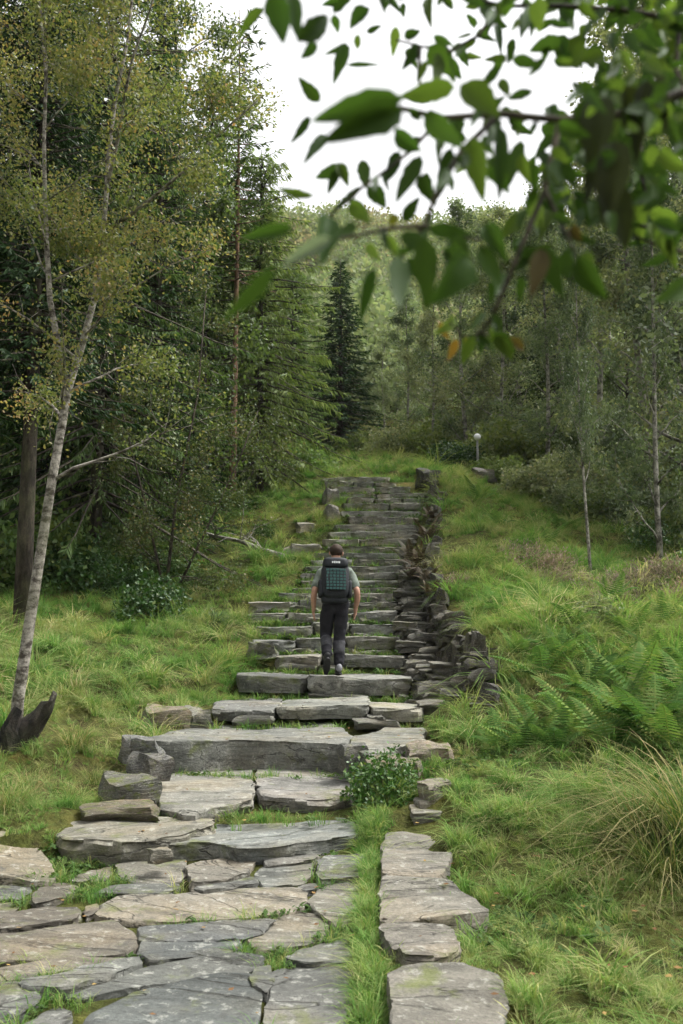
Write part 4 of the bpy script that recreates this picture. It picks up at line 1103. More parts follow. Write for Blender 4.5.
# rough tufts: brown and straw coloured mats and dark green rushes between the grass
RG = [(blades(410, 110, 0.34, 0.13, 0.011, 1.25, 4), M['grass']), (blades(411, 90, 0.26, 0.18, 0.011, 1.4, 4), M['grass']), (blades(412, 70, 0.42, 0.08, 0.010, 0.9, 4), M['grass'])]
rx = rng.uniform(-13, 13, 7000); ry = 3.2 + 24 * rng.random(7000) ** 0.8
k = vis(rx, ry, 1.5) & off_stone(rx, ry, 1.06) & ~((rx > np.interp(ry, _ed[:, 0], _ed[:, 1]) - 0.08) & (rx < np.interp(ry, _ed[:, 0], _ed[:, 2]) + 0.2) & (ry < 25.3)) & ~((ry > 10.6) & (ry < 16) & (rx < np.interp(ry, WY, WX) + 0.4) & (rx > 0)) & (wave(rx, ry, 1.3) + rng.normal(0, 0.4, len(rx)) > 0.1)
rx, ry = rx[k], ry[k]; n_ = len(rx)
scatter('rough_grass', RG, np.stack([rx, ry, height(rx, ry)], 1), np.stack([rng.normal(0, 0.2, n_), rng.normal(0, 0.2, n_), rng.uniform(0, 6.28, n_)], 1), rng.uniform(0.4, 1.05, n_) * np.interp(ry, [3, 8, 11], [0.4, 0.6, 1.0]), rng.integers(0, 3, n_),
        np.where(rng.random(n_) < 0.5, rng.uniform(0.6, 1.1, n_), rng.uniform(0.0, 0.35, n_)).clip(0, 1), 'rough straw coloured and dark green grass tufts dotted over both banks', 'grass')
# short grass and weeds in the joints and on the treads
def rosette(seed, n, size):
    r = np.random.default_rng(seed); V, Fq, tn = [], [], []
    for b in range(n):
        az = r.uniform(0, 6.28); e = r.uniform(0.1, 0.9); L = size * r.uniform(0.5, 1.2); w = L * 0.42
        d = np.array([math.cos(az) * math.cos(e), math.sin(az) * math.cos(e), math.sin(e)]); s = np.array([-math.sin(az), math.cos(az), 0])
        o_ = np.array([r.normal() * size * 0.5, r.normal() * size * 0.5, r.uniform(0, size * 0.4)])
        i0 = len(V); V += [o_, o_ + d * L * 0.55 + s * w / 2, o_ + d * L - np.array([0, 0, L * 0.15]), o_ + d * L * 0.55 - s * w / 2]
        Fq.append((i0, i0 + 1, i0 + 2, i0 + 3)); tn.append(np.clip(r.normal(0.5, 0.25), 0, 1))
    return np_mesh('rosette', V, Fq, {'tone': tn})
JW = [(blades(420, 26, 0.07, 0.045, 0.004, 0.7, 2), M['grass']), (rosette(421, 22, 0.04), M['herb']), (rosette(422, 16, 0.055), M['herb']), (blades(423, 22, 0.11, 0.04, 0.0045, 0.8, 3), M['grass'])]
jx = rng.uniform(-2.7, 0.14, 6000); jy = rng.uniform(3.4, 6.9, 6000)
k = off_stone(jx, jy, 0.985) & ((wave(jx, jy, 1.6) + rng.normal(0, 0.35, len(jx))) > 0.12); jx, jy = jx[k], jy[k]; jz = height(jx, jy) + 0.015
tx, ty, tz = [], [], []
for k in range(len(STEP_D) - 1):
    l_, r_ = edge_x(STEP_D[k] + 0.1); d0, d1 = STEP_D[k], STEP_D[k + 1]
    nn = int((r_ - l_) * (34 if k in (0, 1, 3, 4, 5, 6, 7) else 12))
    u = rng.random(nn)
    xx = l_ + (r_ - l_) * (u ** (1.5 if k > 3 else 1.0)); yy = d1 - 0.10 - np.abs(rng.normal(0, 0.10 if k > 2 else 0.14, nn))
    tx.append(xx); ty.append(np.maximum(yy, d0 + 0.15)); tz.append(np.full(nn, STEP_Z[k] - 0.01))
for k in range(2, len(STEP_D)):                # taller grass at the foot of the risers, mostly at the left
    l_, r_ = edge_x(STEP_D[k]); nn = int((r_ - l_) * (26 if k < 10 else 11))
    xx = l_ + (r_ - l_) * rng.random(nn) ** 1.9; kk = wave(xx * 2, np.full(nn, k * 1.7), 1.0) > -0.15
    xx = xx[kk]; nn = len(xx)
    tx.append(xx); ty.append(STEP_D[k] - rng.uniform(0.08, 0.24, nn)); tz.append(np.full(nn, STEP_Z[k - 1] - 0.01))
X = np.concatenate([jx] + tx); Y = np.concatenate([jy] + ty); Z = np.concatenate([jz] + tz); n_ = len(X)
scatter('joint_weeds', JW, np.stack([X, Y, Z], 1), np.stack([np.zeros(n_), np.zeros(n_), rng.uniform(0, 6.28, n_)], 1), rng.uniform(0.5, 1.35, n_) * (1 + np.clip(Y - 9, 0, 8) * 0.1), rng.choice([0, 0, 0, 1, 2, 3, 3, 3], n_),
        np.clip(rng.normal(0.45, 0.3, n_), 0, 1), 'small weeds and short grass growing in the stone joints and on the treads', 'weeds')
# fallen leaves on paving, treads and grass
def flat_leaf(seed):
    r = np.random.default_rng(seed)
    return np_mesh('fallen', [(0, 0, 0.004), (0.35, 0.4, 0.05), (0, 1, 0.02 + 0.1 * r.random()), (-0.35, 0.4, 0.06)], [(0, 1, 2, 3)], {'tone': [r.random()]})
LM = leaf_material('fallen_leaves', [(0, (0.08, 0.045, 0.025)), (0.5, (0.16, 0.09, 0.045)), (1.0, (0.3, 0.22, 0.08))], 'tone', 'tint', 0.1, 0)
lx = rng.uniform(-2.6, 3.0, 420); ly = rng.uniform(3.4, 13, 420); k = vis(lx, ly, 0.5); lx, ly = lx[k], ly[k]
lz = height(lx, ly) + 0.03
st_ = (lx > np.interp(ly, _ed[:, 0], _ed[:, 1])) & (lx < np.interp(ly, _ed[:, 0], _ed[:, 2]))
lz = np.where(st_, np.array([step_z(q) + 0.012 if q > 6.8 else path_z(1024 - (q - 4.2) * 64) + 0.022 for q in ly]), lz + 0.08)
n_ = len(lx)
scatter('fallen_leaves', [(flat_leaf(i), LM) for i in range(4)], np.stack([lx, ly, lz], 1), np.stack([rng.normal(0, 0.15, n_), rng.normal(0, 0.15, n_), rng.uniform(0, 6.28, n_)], 1), rng.uniform(0.02, 0.045, n_), rng.integers(0, 4, n_), rng.random(n_), 'fallen brown and yellow leaves on the stones and grass', 'leaves')
# low broadleaf herbs among the grass on the right bank
hx = rng.uniform(0.5, 4.5, 2600); hy = rng.uniform(3.2, 13, 2600)
k = vis(hx, hy) & off_stone(hx, hy, 1.02) & (hx > np.interp(hy, _ed[:, 0], _ed[:, 2]) + 0.1) & (wave(hx, hy, 1.1) + rng.normal(0, 0.5, len(hx)) > 0.35); hx, hy = hx[k], hy[k]; n_ = len(hx)
scatter('ground_herbs', [(rosette(430, 22, 0.04), M['herb']), (rosette(431, 14, 0.06), M['herb'])], np.stack([hx, hy, height(hx, hy) + rng.uniform(0.0, 0.07, n_)], 1), np.stack([rng.normal(0, .2, n_), rng.normal(0, .2, n_), rng.uniform(0, 6.28, n_)], 1),
        rng.uniform(0.6, 1.3, n_), rng.integers(0, 2, n_), np.clip(rng.normal(0.5, 0.25, n_), 0, 1), 'low broad leaved herbs among the grass on the right bank', 'herbs')
exec_marker = None

# ------------------------------------------------------------------ ferns, heather, bushes, tussocks
def frond_mesh(seed, L=0.6, pairs=17, curl=0.5, flat=True):
    r = np.random.default_rng(seed); V, Fq, tn = [], [], []
    def spine(t): return np.array([0.0, L * t * (0.9 - 0.1 * curl * t), L * (1.15 * t - 1.0 * curl * t * t)])
    # rachis
    for i in range(8):
        a, b = spine(i / 8), spine((i + 1) / 8); w = 0.004
        i0 = len(V); V += [a + [-w, 0, 0], a + [w, 0, 0], b + [w, 0, 0], b + [-w, 0, 0]]; Fq.append((i0, i0 + 1, i0 + 2, i0 + 3)); tn.append(0.8)
    t0 = r.uniform(0.25, 0.7)
    for i in range(pairs):
        t = 0.14 + 0.86 * i / pairs
        p = spine(t); q = spine(min(1, t + 0.03)) - p; q /= np.linalg.norm(q)
        ln = L * 0.30 * (1 - t) ** 0.75 * min(1, 0.45 + t * 2.2)
        for s in (-1, 1):
            d = np.array([s * 0.93, 0, 0]) + q * 0.42; d /= np.linalg.norm(d); d[2] -= 0.22
            sp_ = L * 0.86 / pairs
            for (u0, u1, w0, w1) in ((0, 0.55, 0.75, 0.62), (0.55, 1.0, 0.62, 0.04)):
                a0, a1 = p + d * ln * u0, p + d * ln * u1; a1 = a1 + np.array([0, 0, -0.12 * ln * u1])
                if u0 > 0: a0 = a0 + np.array([0, 0, -0.12 * ln * u0])
                i0 = len(V); V += [a0 - q * sp_ * w0 / 2, a0 + q * sp_ * w0 / 2, a1 + q * sp_ * w1 / 2, a1 - q * sp_ * w1 / 2]
                Fq.append((i0, i0 + 1, i0 + 2, i0 + 3)); tn.append(float(np.clip(t0 + 0.25 * u0 + r.normal(0, 0.14), 0, 1)))
    return np_mesh('frond', V, Fq, {'tone': tn})
FR = [frond_mesh(500 + i, 0.7, 17, (0.35, 0.6, 0.8, 0.5)[i]) for i in range(4)]
FRD = [f_.copy() for f_ in FR]
for f_ in FR: f_.materials.append(M['fern'])
for f_ in FRD: f_.materials.append(M['dead_fern'])
def fern(px, d, size, n, label, group='ferns on the right bank', dead=False, lift=0.0, name='fern', dz=0):
    size *= 0.82
    b = base_at(px, d) + Vector((0, 0, 0.14 + dz)); t = empty(name, b, random.uniform(0, 6.28))
    for i in range(n):
        o = obj('frond', random.choice(FRD if dead else FR), None, t)
        s = size * random.uniform(0.75, 1.2); o.scale = (s, s, s)
        o.rotation_euler = (random.uniform(-0.35, 0.35) + lift, random.uniform(-0.25, 0.25), 2 * math.pi * i / n + random.uniform(-0.4, 0.4))
    tag(t, label, 'fern', group)
for (px, d, s, n, lb) in [
        (655, 8.8, 1.35, 10, 'large bright green fern at the right edge of the grass'), (612, 8.6, 1.1, 9, 'arching fern left of the large right hand fern'), (535, 9.0, 1.0, 10, 'dark green fern clump on the grass right of the leafy bush'),
        (500, 9.2, 0.8, 8, 'small fern left of the dark fern clump'), (575, 9.8, 1.1, 9, 'fern in the middle of the right bank'), (640, 10.0, 1.2, 9, 'fern behind the large right hand fern'), (600, 11.0, 1.1, 9, 'fern below the purple flower'),
        (545, 10.9, 1.0, 9, 'fern in the grass beside the wall end'), (665, 11.4, 1.1, 8, None), (575, 12.6, 0.9, 8, None), (630, 12.6, 1.0, 8, None), (690, 9.6, 1.3, 9, None), (520, 11.6, 0.8, 8, None), (610, 14.2, 0.9, 7, None), (500, 19.5, 1.0, 8, None), (545, 18.5, 1.0, 8, None), (480, 21.5, 1.0, 8, None), (560, 21, 1.0, 8, None), (575, 9.1, 0.9, 9, None), (665, 13.4, 1.0, 8, None), (555, 8.7, 0.8, 9, None), (520, 8.8, 0.7, 9, None), (590, 10.4, 1.0, 9, None), (620, 9.4, 1.1, 9, None), (670, 8.4, 1.0, 9, None), (560, 11.6, 1.0, 9, None), (640, 11.2, 1.0, 9, None), (600, 12.0, 0.9, 8, None), (530, 10.2, 0.8, 9, None), (690, 11, 1.1, 8, None), (645, 9.0, 1.0, 9, None)]:
    fern(px, d, s, n, lb or ('green fern high on the right bank behind the wall' if d > 17 else 'green fern in the middle of the right bank below the heather' if d > 11.3 else 'green fern in the thick clump on the lower right bank'))
for (px, d, s) in [(412, 18.2, 0.85), (420, 17.6, 0.8), (427, 18.8, 0.8), (410, 17.2, 0.6), (432, 19.6, 0.7), (424, 16.6, 0.7), (432, 15.0, 0.55), (428, 15.8, 0.6)]:
    fern(px, d, s, 11, 'withered brown fern hanging over the stone wall', 'withered ferns on the wall', True, 0.1, 'withered_fern', 0.35)

def heather_mesh(seed):
    r = np.random.default_rng(seed); V, Fq, tn = [], [], []
    for b in range(170):
        az = r.uniform(0, 6.28); e = r.uniform(0.5, 1.45); L = r.uniform(0.22, 0.42); rr = 0.22 * math.sqrt(r.random())
        d = np.array([math.cos(az) * math.cos(e), math.sin(az) * math.cos(e), math.sin(e)]); o_ = np.array([rr * math.cos(az), rr * math.sin(az), 0])
        for j in range(7):
            c = o_ + d * L * (0.25 + 0.75 * j / 7); dd = d + r.normal(size=3) * 0.45; dd /= np.linalg.norm(dd); s = np.cross(dd, r.normal(size=3)); s /= np.linalg.norm(s); l = 0.05
            i0 = len(V); V += [c, c + dd * l * .5 + s * 0.007, c + dd * l, c + dd * l * .5 - s * 0.007]; Fq.append((i0, i0 + 1, i0 + 2, i0 + 3)); tn.append(np.clip(0.1 + 0.12 * j + r.normal(0, 0.12), 0, 1))
    return np_mesh('sprigs', V, Fq, {'tone': tn})
HE = [heather_mesh(520 + i) for i in range(2)]
for h_ in HE: h_.materials.append(M['heather'])
for (px, d, s) in [(535, 16.6, 1.5), (552, 17.0, 1.3), (524, 17.2, 1.2), (590, 15.6, 1.1), (600, 15.0, 0.9), (640, 15.6, 1.3), (628, 16.2, 1.3), (655, 16.6, 1.4), (675, 16.8, 1.4), (618, 14.6, 1.0), (572, 16.3, 1.0), (461, 15.4, 0.7), (445, 17.2, 0.7), (680, 15.4, 1.1), (545, 16.2, 1.0), (700, 16, 1.3)]:
    b = base_at(px, d); t = empty('heather', b, random.uniform(0, 6.28)); t.scale = (s * 0.95, s * 0.95, s * 1.0)
    obj('sprigs', HE[int(px) % 2], None, t)
    tag(t, 'faded pinkish brown heather clump on the right bank', 'heather', 'faded heather on the right bank')

bush = put_bush('leafy_bush', 384, 8.0, 0.66, 'bush', 'small bright green leafy bush growing beside the lower steps', 'bush', k=0)
bush.location.z += 0.02
bush2 = put_bush('leafy_bush', 600, 13.2, 0.75, 'grey_leaf', 'grey green bush under the purple flower on the right bank', 'bush', k=1)
TUS = blades(540, 300, 0.75, 0.16, 0.009, 1.15, 6); TUS.materials.append(leaf_material('tussock_blades', [(0.0, (0.035, 0.08, 0.022)), (0.5, (0.095, 0.145, 0.042)), (0.8, (0.2, 0.19, 0.08)), (1.0, (0.32, 0.26, 0.14))], 'tone', None, 0.3, 0))
TUSD = blades(541, 160, 0.5, 0.08, 0.011, 1.25, 6)
TUSD.materials.append(leaf_material('rush_blades', [(0, (0.02, 0.05, 0.02)), (1, (0.06, 0.11, 0.04))], 'tone', None, 0.2, 0.2))
def tussock(px, d, s, me, label, group=None, dz=0):
    b = base_at(px, d) + Vector((0, 0, dz))
    o = obj('grass_tussock', me, None, None, b); o.scale = (s, s, s); o.rotation_euler = (0, 0, random.uniform(0, 6.28))
    tag(o, label, 'grass tussock', group)
tussock(668, 6.0, 0.95, TUS, 'huge overhanging tussock of long straw tipped grass at the right edge', 'long grass tussocks')
tussock(700, 6.3, 1.3, TUS, 'long grass tussock running out of the picture at the right edge', 'long grass tussocks')
tussock(640, 6.7, 0.9, TUS, 'long grass tussock just behind the huge overhanging one', 'long grass tussocks')
tussock(213, 15.2, 1.05, TUSD, 'dark spiky rush tuft on the grass left of the hiker')
tussock(217, 15.5, 0.9, TUSD, 'smaller dark rush tuft touching the spiky one')
tussock(482, 15.4, 0.6, TUS, 'long grass tussock drooping over the wall top', 'long grass tussocks')
for px, d, s in [(30, 8.3, 0.55), (75, 9.2, 0.6), (110, 11.5, 0.6), (60, 11, 0.7), (10, 7.6, 0.55), (95, 8.6, 0.5)]:
    tussock(px, d, s, TUS, 'long grass tussock on the left bank near the forked birch', 'long grass tussocks on the left bank')

# purple flower heads
fm = plain_material('purple_petals', (0.34, 0.12, 0.42), 0.7)
for i, (px, py, d) in enumerate([(594, 607, 13.0), (601, 609, 13.05), (597, 606, 13.1), (681, 692, 10.3)]):
    p = P(px, py, d); v, f = [], []
    for k in range(10):
        a = 2 * math.pi * k / 10; i0 = len(v)
        v += [(0, 0, 0), (0.03 * math.cos(a - .25), 0.03 * math.sin(a - .25), 0.012), (0.042 * math.cos(a), 0.042 * math.sin(a), 0.02), (0.03 * math.cos(a + .25), 0.03 * math.sin(a + .25), 0.012)]
        f.append((i0, i0 + 1, i0 + 2, i0 + 3))
    t = empty('purple_flower', (p.x, p.y, gz(p.x, p.y)))
    obj('flower_head', mesh('flower_head', v, f, False), fm, t, (0, 0, p.z - t.location.z))
    v, f = [], []
    tube(v, f, [(0.02, 0, -0.02), (0.0, 0.0, (p.z - t.location.z) * 0.6), (0, 0, p.z - t.location.z)], [0.004, 0.003, 0.002], 5)
    obj('stalk', mesh('stalk', v, f), M['bush'], t)
    tag(t, 'purple flower on a stalk above the grey green bush on the right bank' if i < 3 else 'purple flower by the ferns at the right edge', 'flower', 'purple flowers')

# fallen bare branch on the left bank
b0 = P(285, 556, 20.0); b1 = P(215, 536, 21.0)
v, f = [], []
pts = [P(283, 556, 19.6), P(262, 550, 20.0), P(240, 541, 20.4), P(215, 536, 20.8), P(190, 528, 21.2)]
pts = [Vector((p.x, p.y, max(p.z, gz(p.x, p.y) + 0.06))) for p in pts]
tube(v, f, [p - pts[0] for p in pts], [0.06, 0.055, 0.045, 0.035, 0.02], 7)
for i in range(16):
    k = random.choice((1, 2, 3)); s = pts[k] - pts[0]
    tube(v, f, limb_pts(s, (random.uniform(-1, 1), random.uniform(-1, 1), random.uniform(-0.1, 0.8)), random.uniform(0.4, 1.2), 4, -0.08, 0.2, rng), [0.018, 0.014, 0.01, 0.007, 0.003], 4)
o = obj('fallen_branch', mesh('fallen_branch', v, f), M['grey_bark'], None, pts[0])
tag(o, 'bare fallen branch with dead twigs lying on the bank left of the stairs', 'branch')

# ------------------------------------------------------------------ globe lamp at the stair top
lb_ = base_at(478, 28.5); lh = P(478, 437, 28.5).z - lb_.z
lamp = empty('garden_lamp', lb_)
tag(lamp, 'small white globe lamp on a thin post right of the stair top', 'lamp')
v, f = [], []; tube(v, f, [(0, 0, -0.1), (0, 0, lh * 0.5), (0, 0, lh - 0.1)], [0.04, 0.035, 0.03], 10)
obj('post', mesh('post', v, f), plain_material('grey_post', (0.2, 0.2, 0.19), 0.5), lamp)
bm = bmesh.new(); bmesh.ops.create_uvsphere(bm, u_segments=20, v_segments=12, radius=0.11)
gme = bpy.data.meshes.new('globe'); bm.to_mesh(gme); bm.free(); gme.polygons.foreach_set('use_smooth', np.ones(len(gme.polygons), dtype=bool))
obj('globe', gme, plain_material('opal_glass', (0.82, 0.82, 0.8), 0.25, 0.5, 0.03), lamp, (0, 0, lh))

bo = slab('rock', [(p.x, p.y) for p in (PZ(a, b, 0.15) for a, b in [(-30, 846), (0, 840), (22, 841), (40, 847), (52, 858), (58, 867), (30, 869), (0, 866), (-30, 868)])], 0.15, 0.2, None, (0.17, 0.15, 0.11), 171, n=44, amp=0.03, tilt=(-0.08, 0.1), rings=6)
tag(bo, 'flat tan boulder at the left edge of the foreground paving', 'rock', 'loose rocks beside the stairs')

# ------------------------------------------------------------------ hiker
def skin(name, verts, edges, sub=2):
    """verts [(x,y,z,r)], edges: continuous surface grown round a skeleton"""
    me = bpy.data.meshes.new(name)
    me.from_pydata([v[:3] for v in verts], edges, [])
    o = bpy.data.objects.new(name, me); COL.objects.link(o)
    md = o.modifiers.new('skin', 'SKIN'); md.use_smooth_shade = True
    sv_ = me.skin_vertices[0].data
    for i, v_ in enumerate(verts):
        r_ = v_[3] if not hasattr(v_[3], '__len__') else v_[3]
        sv_[i].radius = (r_, r_) if not hasattr(r_, '__len__') else r_
        sv_[i].use_root = (i == 0)
    ss = o.modifiers.new('sub', 'SUBSURF'); ss.levels = sub; ss.render_levels = sub
    dg = bpy.context.evaluated_depsgraph_get()
    out = bpy.data.meshes.new_from_object(o.evaluated_get(dg))
    bpy.data.objects.remove(o)
    out.name = name
    out.polygons.foreach_set('use_smooth', np.ones(len(out.polygons), dtype=bool))
    return out
def join_meshes(name, ms):
    bm_ = bmesh.new()
    for m_ in ms: bm_.from_mesh(m_)
    o_ = bpy.data.meshes.new(name); bm_.to_mesh(o_); bm_.free()
    o_.polygons.foreach_set('use_smooth', np.ones(len(o_.polygons), dtype=bool))
    return o_
def ball(c, s, u=16, v_=10, rot=None):
    bm_ = bmesh.new(); bmesh.ops.create_uvsphere(bm_, u_segments=u, v_segments=v_, radius=1.0)
    for q in bm_.verts:
        p = Vector((q.co.x * s[0], q.co.y * s[1], q.co.z * s[2]))
        q.co = (rot @ p if rot is not None else p) + Vector(c)
    me = bpy.data.meshes.new('ball'); bm_.to_mesh(me); bm_.free(); return me
PM = {
    'skin': plain_material('skin', (0.42, 0.235, 0.165), 0.55, 0.35, 0.12, 25),
    'hair': plain_material('brown_hair', (0.035, 0.022, 0.014), 0.7, 0.2, 0.5, 90, 0.004),
    'shirt': plain_material('grey_green_cotton', (0.16, 0.185, 0.155), 0.9, 0.1, 0.2, 14, 0.012),
    'trousers': plain_material('charcoal_trousers', (0.018, 0.0175, 0.021), 0.85, 0.15, 0.3, 12, 0.02),
    'panel': plain_material('grey_trouser_fabric', (0.05, 0.05, 0.054), 0.85, 0.15, 0.25, 16, 0.015),
    'boot': plain_material('black_boot', (0.02, 0.02, 0.021), 0.6, 0.3, 0.3, 20),
    'heel': plain_material('grey_boot_heel', (0.2, 0.2, 0.21), 0.6, 0.3, 0.2, 20),
    'pack': plain_material('black_nylon', (0.012, 0.014, 0.017), 0.6, 0.3, 0.3, 25, 0.008),
    'teal': plain_material('teal_mesh', (0.03, 0.085, 0.078), 0.6, 0.3, 0.2, 30),
    'white': plain_material('white_print', (0.6, 0.62, 0.62), 0.6, 0.3, 0.05, 30),
    'glove': plain_material('dark_strap', (0.015, 0.015, 0.015), 0.6, 0.3, 0.2, 30),
}
HD = 12.78
hp = P(333.5, 675, HD); hp.z = STEP_Z[4] + 0.005
person = empty('person', hp, R(2))
person.rotation_euler = (R(-4), R(2.0), R(6))
tag(person, 'man in grey green shirt and dark trousers walking up the stairs, seen from behind', 'person')
bv = [(0, 0, 0.95, 0.125), (0, 0.03, 1.10, 0.12), (0, 0.065, 1.27, 0.135), (0, 0.085, 1.40, 0.09), (0, 0.095, 1.475, 0.058), (0, 0.11, 1.545, 0.056), (0, 0.125, 1.605, (0.07, 0.082)), (0, 0.13, 1.665, (0.078, 0.095)), (0, 0.125, 1.725, (0.062, 0.075))]
be = [(i, i + 1) for i in range(8)]
def chain(start, pts):
    a = start
    for p in pts:
        bv.append(p); be.append((a, len(bv) - 1)); a = len(bv) - 1
    return a
LA = [(-0.11, 0.08, 1.41, 0.07), (-0.19, 0.07, 1.385, 0.062), (-0.24, 0.05, 1.25, 0.05), (-0.29, -0.02, 1.11, 0.045), (-0.295, 0.04, 0.99, 0.043), (-0.285, 0.11, 0.89, 0.032)]
RA = [(0.11, 0.08, 1.41, 0.07), (0.19, 0.07, 1.385, 0.062), (0.235, 0.04, 1.25, 0.05), (0.285, -0.03, 1.12, 0.045), (0.30, 0.04, 1.01, 0.043), (0.29, 0.13, 0.91, 0.032)]
for arm, sx in ((LA, -1), (RA, 1)):
    w_ = chain(3, arm)
    x0, y0, z0 = arm[-1][:3]
    pm = chain(w_, [(x0, y0 + 0.012, z0 - 0.045, (0.018, 0.030)), (x0 - sx * 0.004, y0 + 0.02, z0 - 0.085, (0.016, 0.034))])
    for q, (oy, ln) in enumerate(((-0.026, 0.058), (-0.009, 0.072), (0.009, 0.078), (0.026, 0.07))):
        chain(pm, [(x0 - sx * 0.004, y0 + 0.02 + oy, z0 - 0.105, 0.0095), (x0 - sx * 0.012, y0 + 0.024 + oy, z0 - 0.105 - ln * 0.5, 0.0088), (x0 - sx * 0.028, y0 + 0.026 + oy, z0 - 0.105 - ln * 0.9, 0.0075)])
    chain(pm - 1, [(x0 - sx * 0.010, y0 + 0.048, z0 - 0.062, 0.011), (x0 - sx * 0.018, y0 + 0.066, z0 - 0.092, 0.0095), (x0 - sx * 0.022, y0 + 0.068, z0 - 0.118, 0.008)])
LLEG = [(-0.095, 0.0, 0.88, 0.092), (-0.10, 0.08, 0.70, 0.08), (-0.105, 0.15, 0.53, 0.056), (-0.105, 0.02, 0.39, 0.055), (-0.10, -0.10, 0.235, 0.036)]
RLEG = [(0.09, 0.0, 0.88, 0.092), (0.08, 0.035, 0.70, 0.08), (0.07, 0.06, 0.51, 0.056), (0.068, 0.02, 0.33, 0.055), (0.068, 0.0, 0.10, 0.036)]
for lg, foot in ((LLEG, [(-0.10, -0.06, 0.13, 0.035), (-0.10, 0.0, 0.05, 0.028)]), (RLEG, [(0.07, 0.07, 0.055, 0.034), (0.075, 0.17, 0.035, 0.026)])):
    chain(chain(0, lg), foot)
bm1 = skin('body', bv, be, 2)
parts_ = [bm1, ball((0, 0.225, 1.635), (0.014, 0.02, 0.024), 10, 8)]          # nose
for sx in (-1, 1): parts_.append(ball((sx * 0.088, 0.115, 1.645), (0.012, 0.022, 0.032), 10, 8, Matrix.Rotation(sx * 0.35, 3, 'Z')))
body = obj('body', join_meshes('body', parts_), PM['skin'], person)
for sx in (-1, 1):
    obj('eye', ball((sx * 0.034, 0.213, 1.662), (0.011, 0.008, 0.007), 10, 8), PM['white'], person)
obj('mouth', ball((0, 0.212, 1.595), (0.026, 0.008, 0.006), 10, 8), plain_material('lips', (0.35, 0.14, 0.11), 0.5), person)
# hair: a cap over crown, sides and back of the head
hm = ball((0, 0.112, 1.683), (0.093, 0.107, 0.094), 28, 20)
bmh = bmesh.new(); bmh.from_mesh(hm)
bmesh.ops.delete(bmh, geom=[q for q in bmh.verts if q.co.z < 1.60 or (q.co.z < 1.705 and q.co.y > 0.155) or (q.co.z < 1.64 and q.co.y > 0.10)], context='VERTS')
for q in bmh.verts: q.co += Vector((q.co.x, q.co.y - 0.112, q.co.z - 1.683)).normalized() * 0.008 * noise.noise(q.co * 45)
hme = bpy.data.meshes.new('hair'); bmh.to_mesh(hme); bmh.free(); hme.polygons.foreach_set('use_smooth', np.ones(len(hme.polygons), dtype=bool))
obj('hair', hme, PM['hair'], person)
# shirt
sv2 = [(0, -0.01, 0.86, 0.165), (0, 0.02, 1.06, 0.16), (0, 0.065, 1.27, 0.165), (0, 0.085, 1.39, 0.115), (0, 0.095, 1.475, 0.072)]
se2 = [(0, 1), (1, 2), (2, 3), (3, 4)]
for arm in (LA, RA):
    a = 3
    for p, rr in zip(arm[:3], (0.088, 0.084, 0.074)):
        sv2.append((p[0] * 1.02, p[1], p[2], rr)); se2.append((a, len(sv2) - 1)); a = len(sv2) - 1
    p, q = Vector(arm[2][:3]), Vector(arm[3][:3]); e = p.lerp(q, 0.9)
    sv2.append((e.x, e.y, e.z, 0.07)); se2.append((a, len(sv2) - 1))
def crumple(me, amp, sc):
    for v_ in me.vertices:
        n__ = noise.noise(v_.co * sc) + 0.5 * noise.noise(v_.co * sc * 2.3)
        v_.co += v_.normal * (amp * n__)
    me.update(); return me
obj('shirt', crumple(skin('shirt', sv2, se2, 3), 0.012, 11), PM['shirt'], person)
# trousers and lighter lower panels
tv2 = [(0, 0.0, 1.06, 0.155), (0, 0.0, 0.93, 0.155)]
te2 = [(0, 1)]
for lg in (LLEG, RLEG):
    a = 1
    for p, rr in zip(lg[:4], (0.122, 0.108, 0.083, 0.08)):
        tv2.append((p[0], p[1], p[2], rr)); te2.append((a, len(tv2) - 1)); a = len(tv2) - 1
    p, q = Vector(lg[3][:3]), Vector(lg[4][:3]); e = p.lerp(q, 0.6)
    tv2.append((e.x, e.y, e.z, 0.075)); te2.append((a, len(tv2) - 1)); a = len(tv2) - 1
    e = p.lerp(q, 1.0)
    tv2.append((e.x, e.y, e.z, 0.07)); te2.append((a, len(tv2) - 1))
tro = obj('trousers', crumple(skin('trousers', tv2, te2, 3), 0.016, 9), PM['trousers'], person)
for lg in (LLEG, RLEG):
    p, q = Vector(lg[2][:3]), Vector(lg[3][:3]); ee = Vector(lg[4][:3])
    c = [p.lerp(q, 0.15), p.lerp(q, 0.6), q, q.lerp(ee, 0.45)]
    me = skin('panel', [(c[0].x, c[0].y, c[0].z, 0.08), (c[1].x, c[1].y, c[1].z, 0.089), (c[2].x, c[2].y, c[2].z, 0.087), (c[3].x, c[3].y, c[3].z, 0.082)], [(0, 1), (1, 2), (2, 3)], 3)
    obj('trouser_panel', crumple(me, 0.016, 9), PM['panel'], tro)
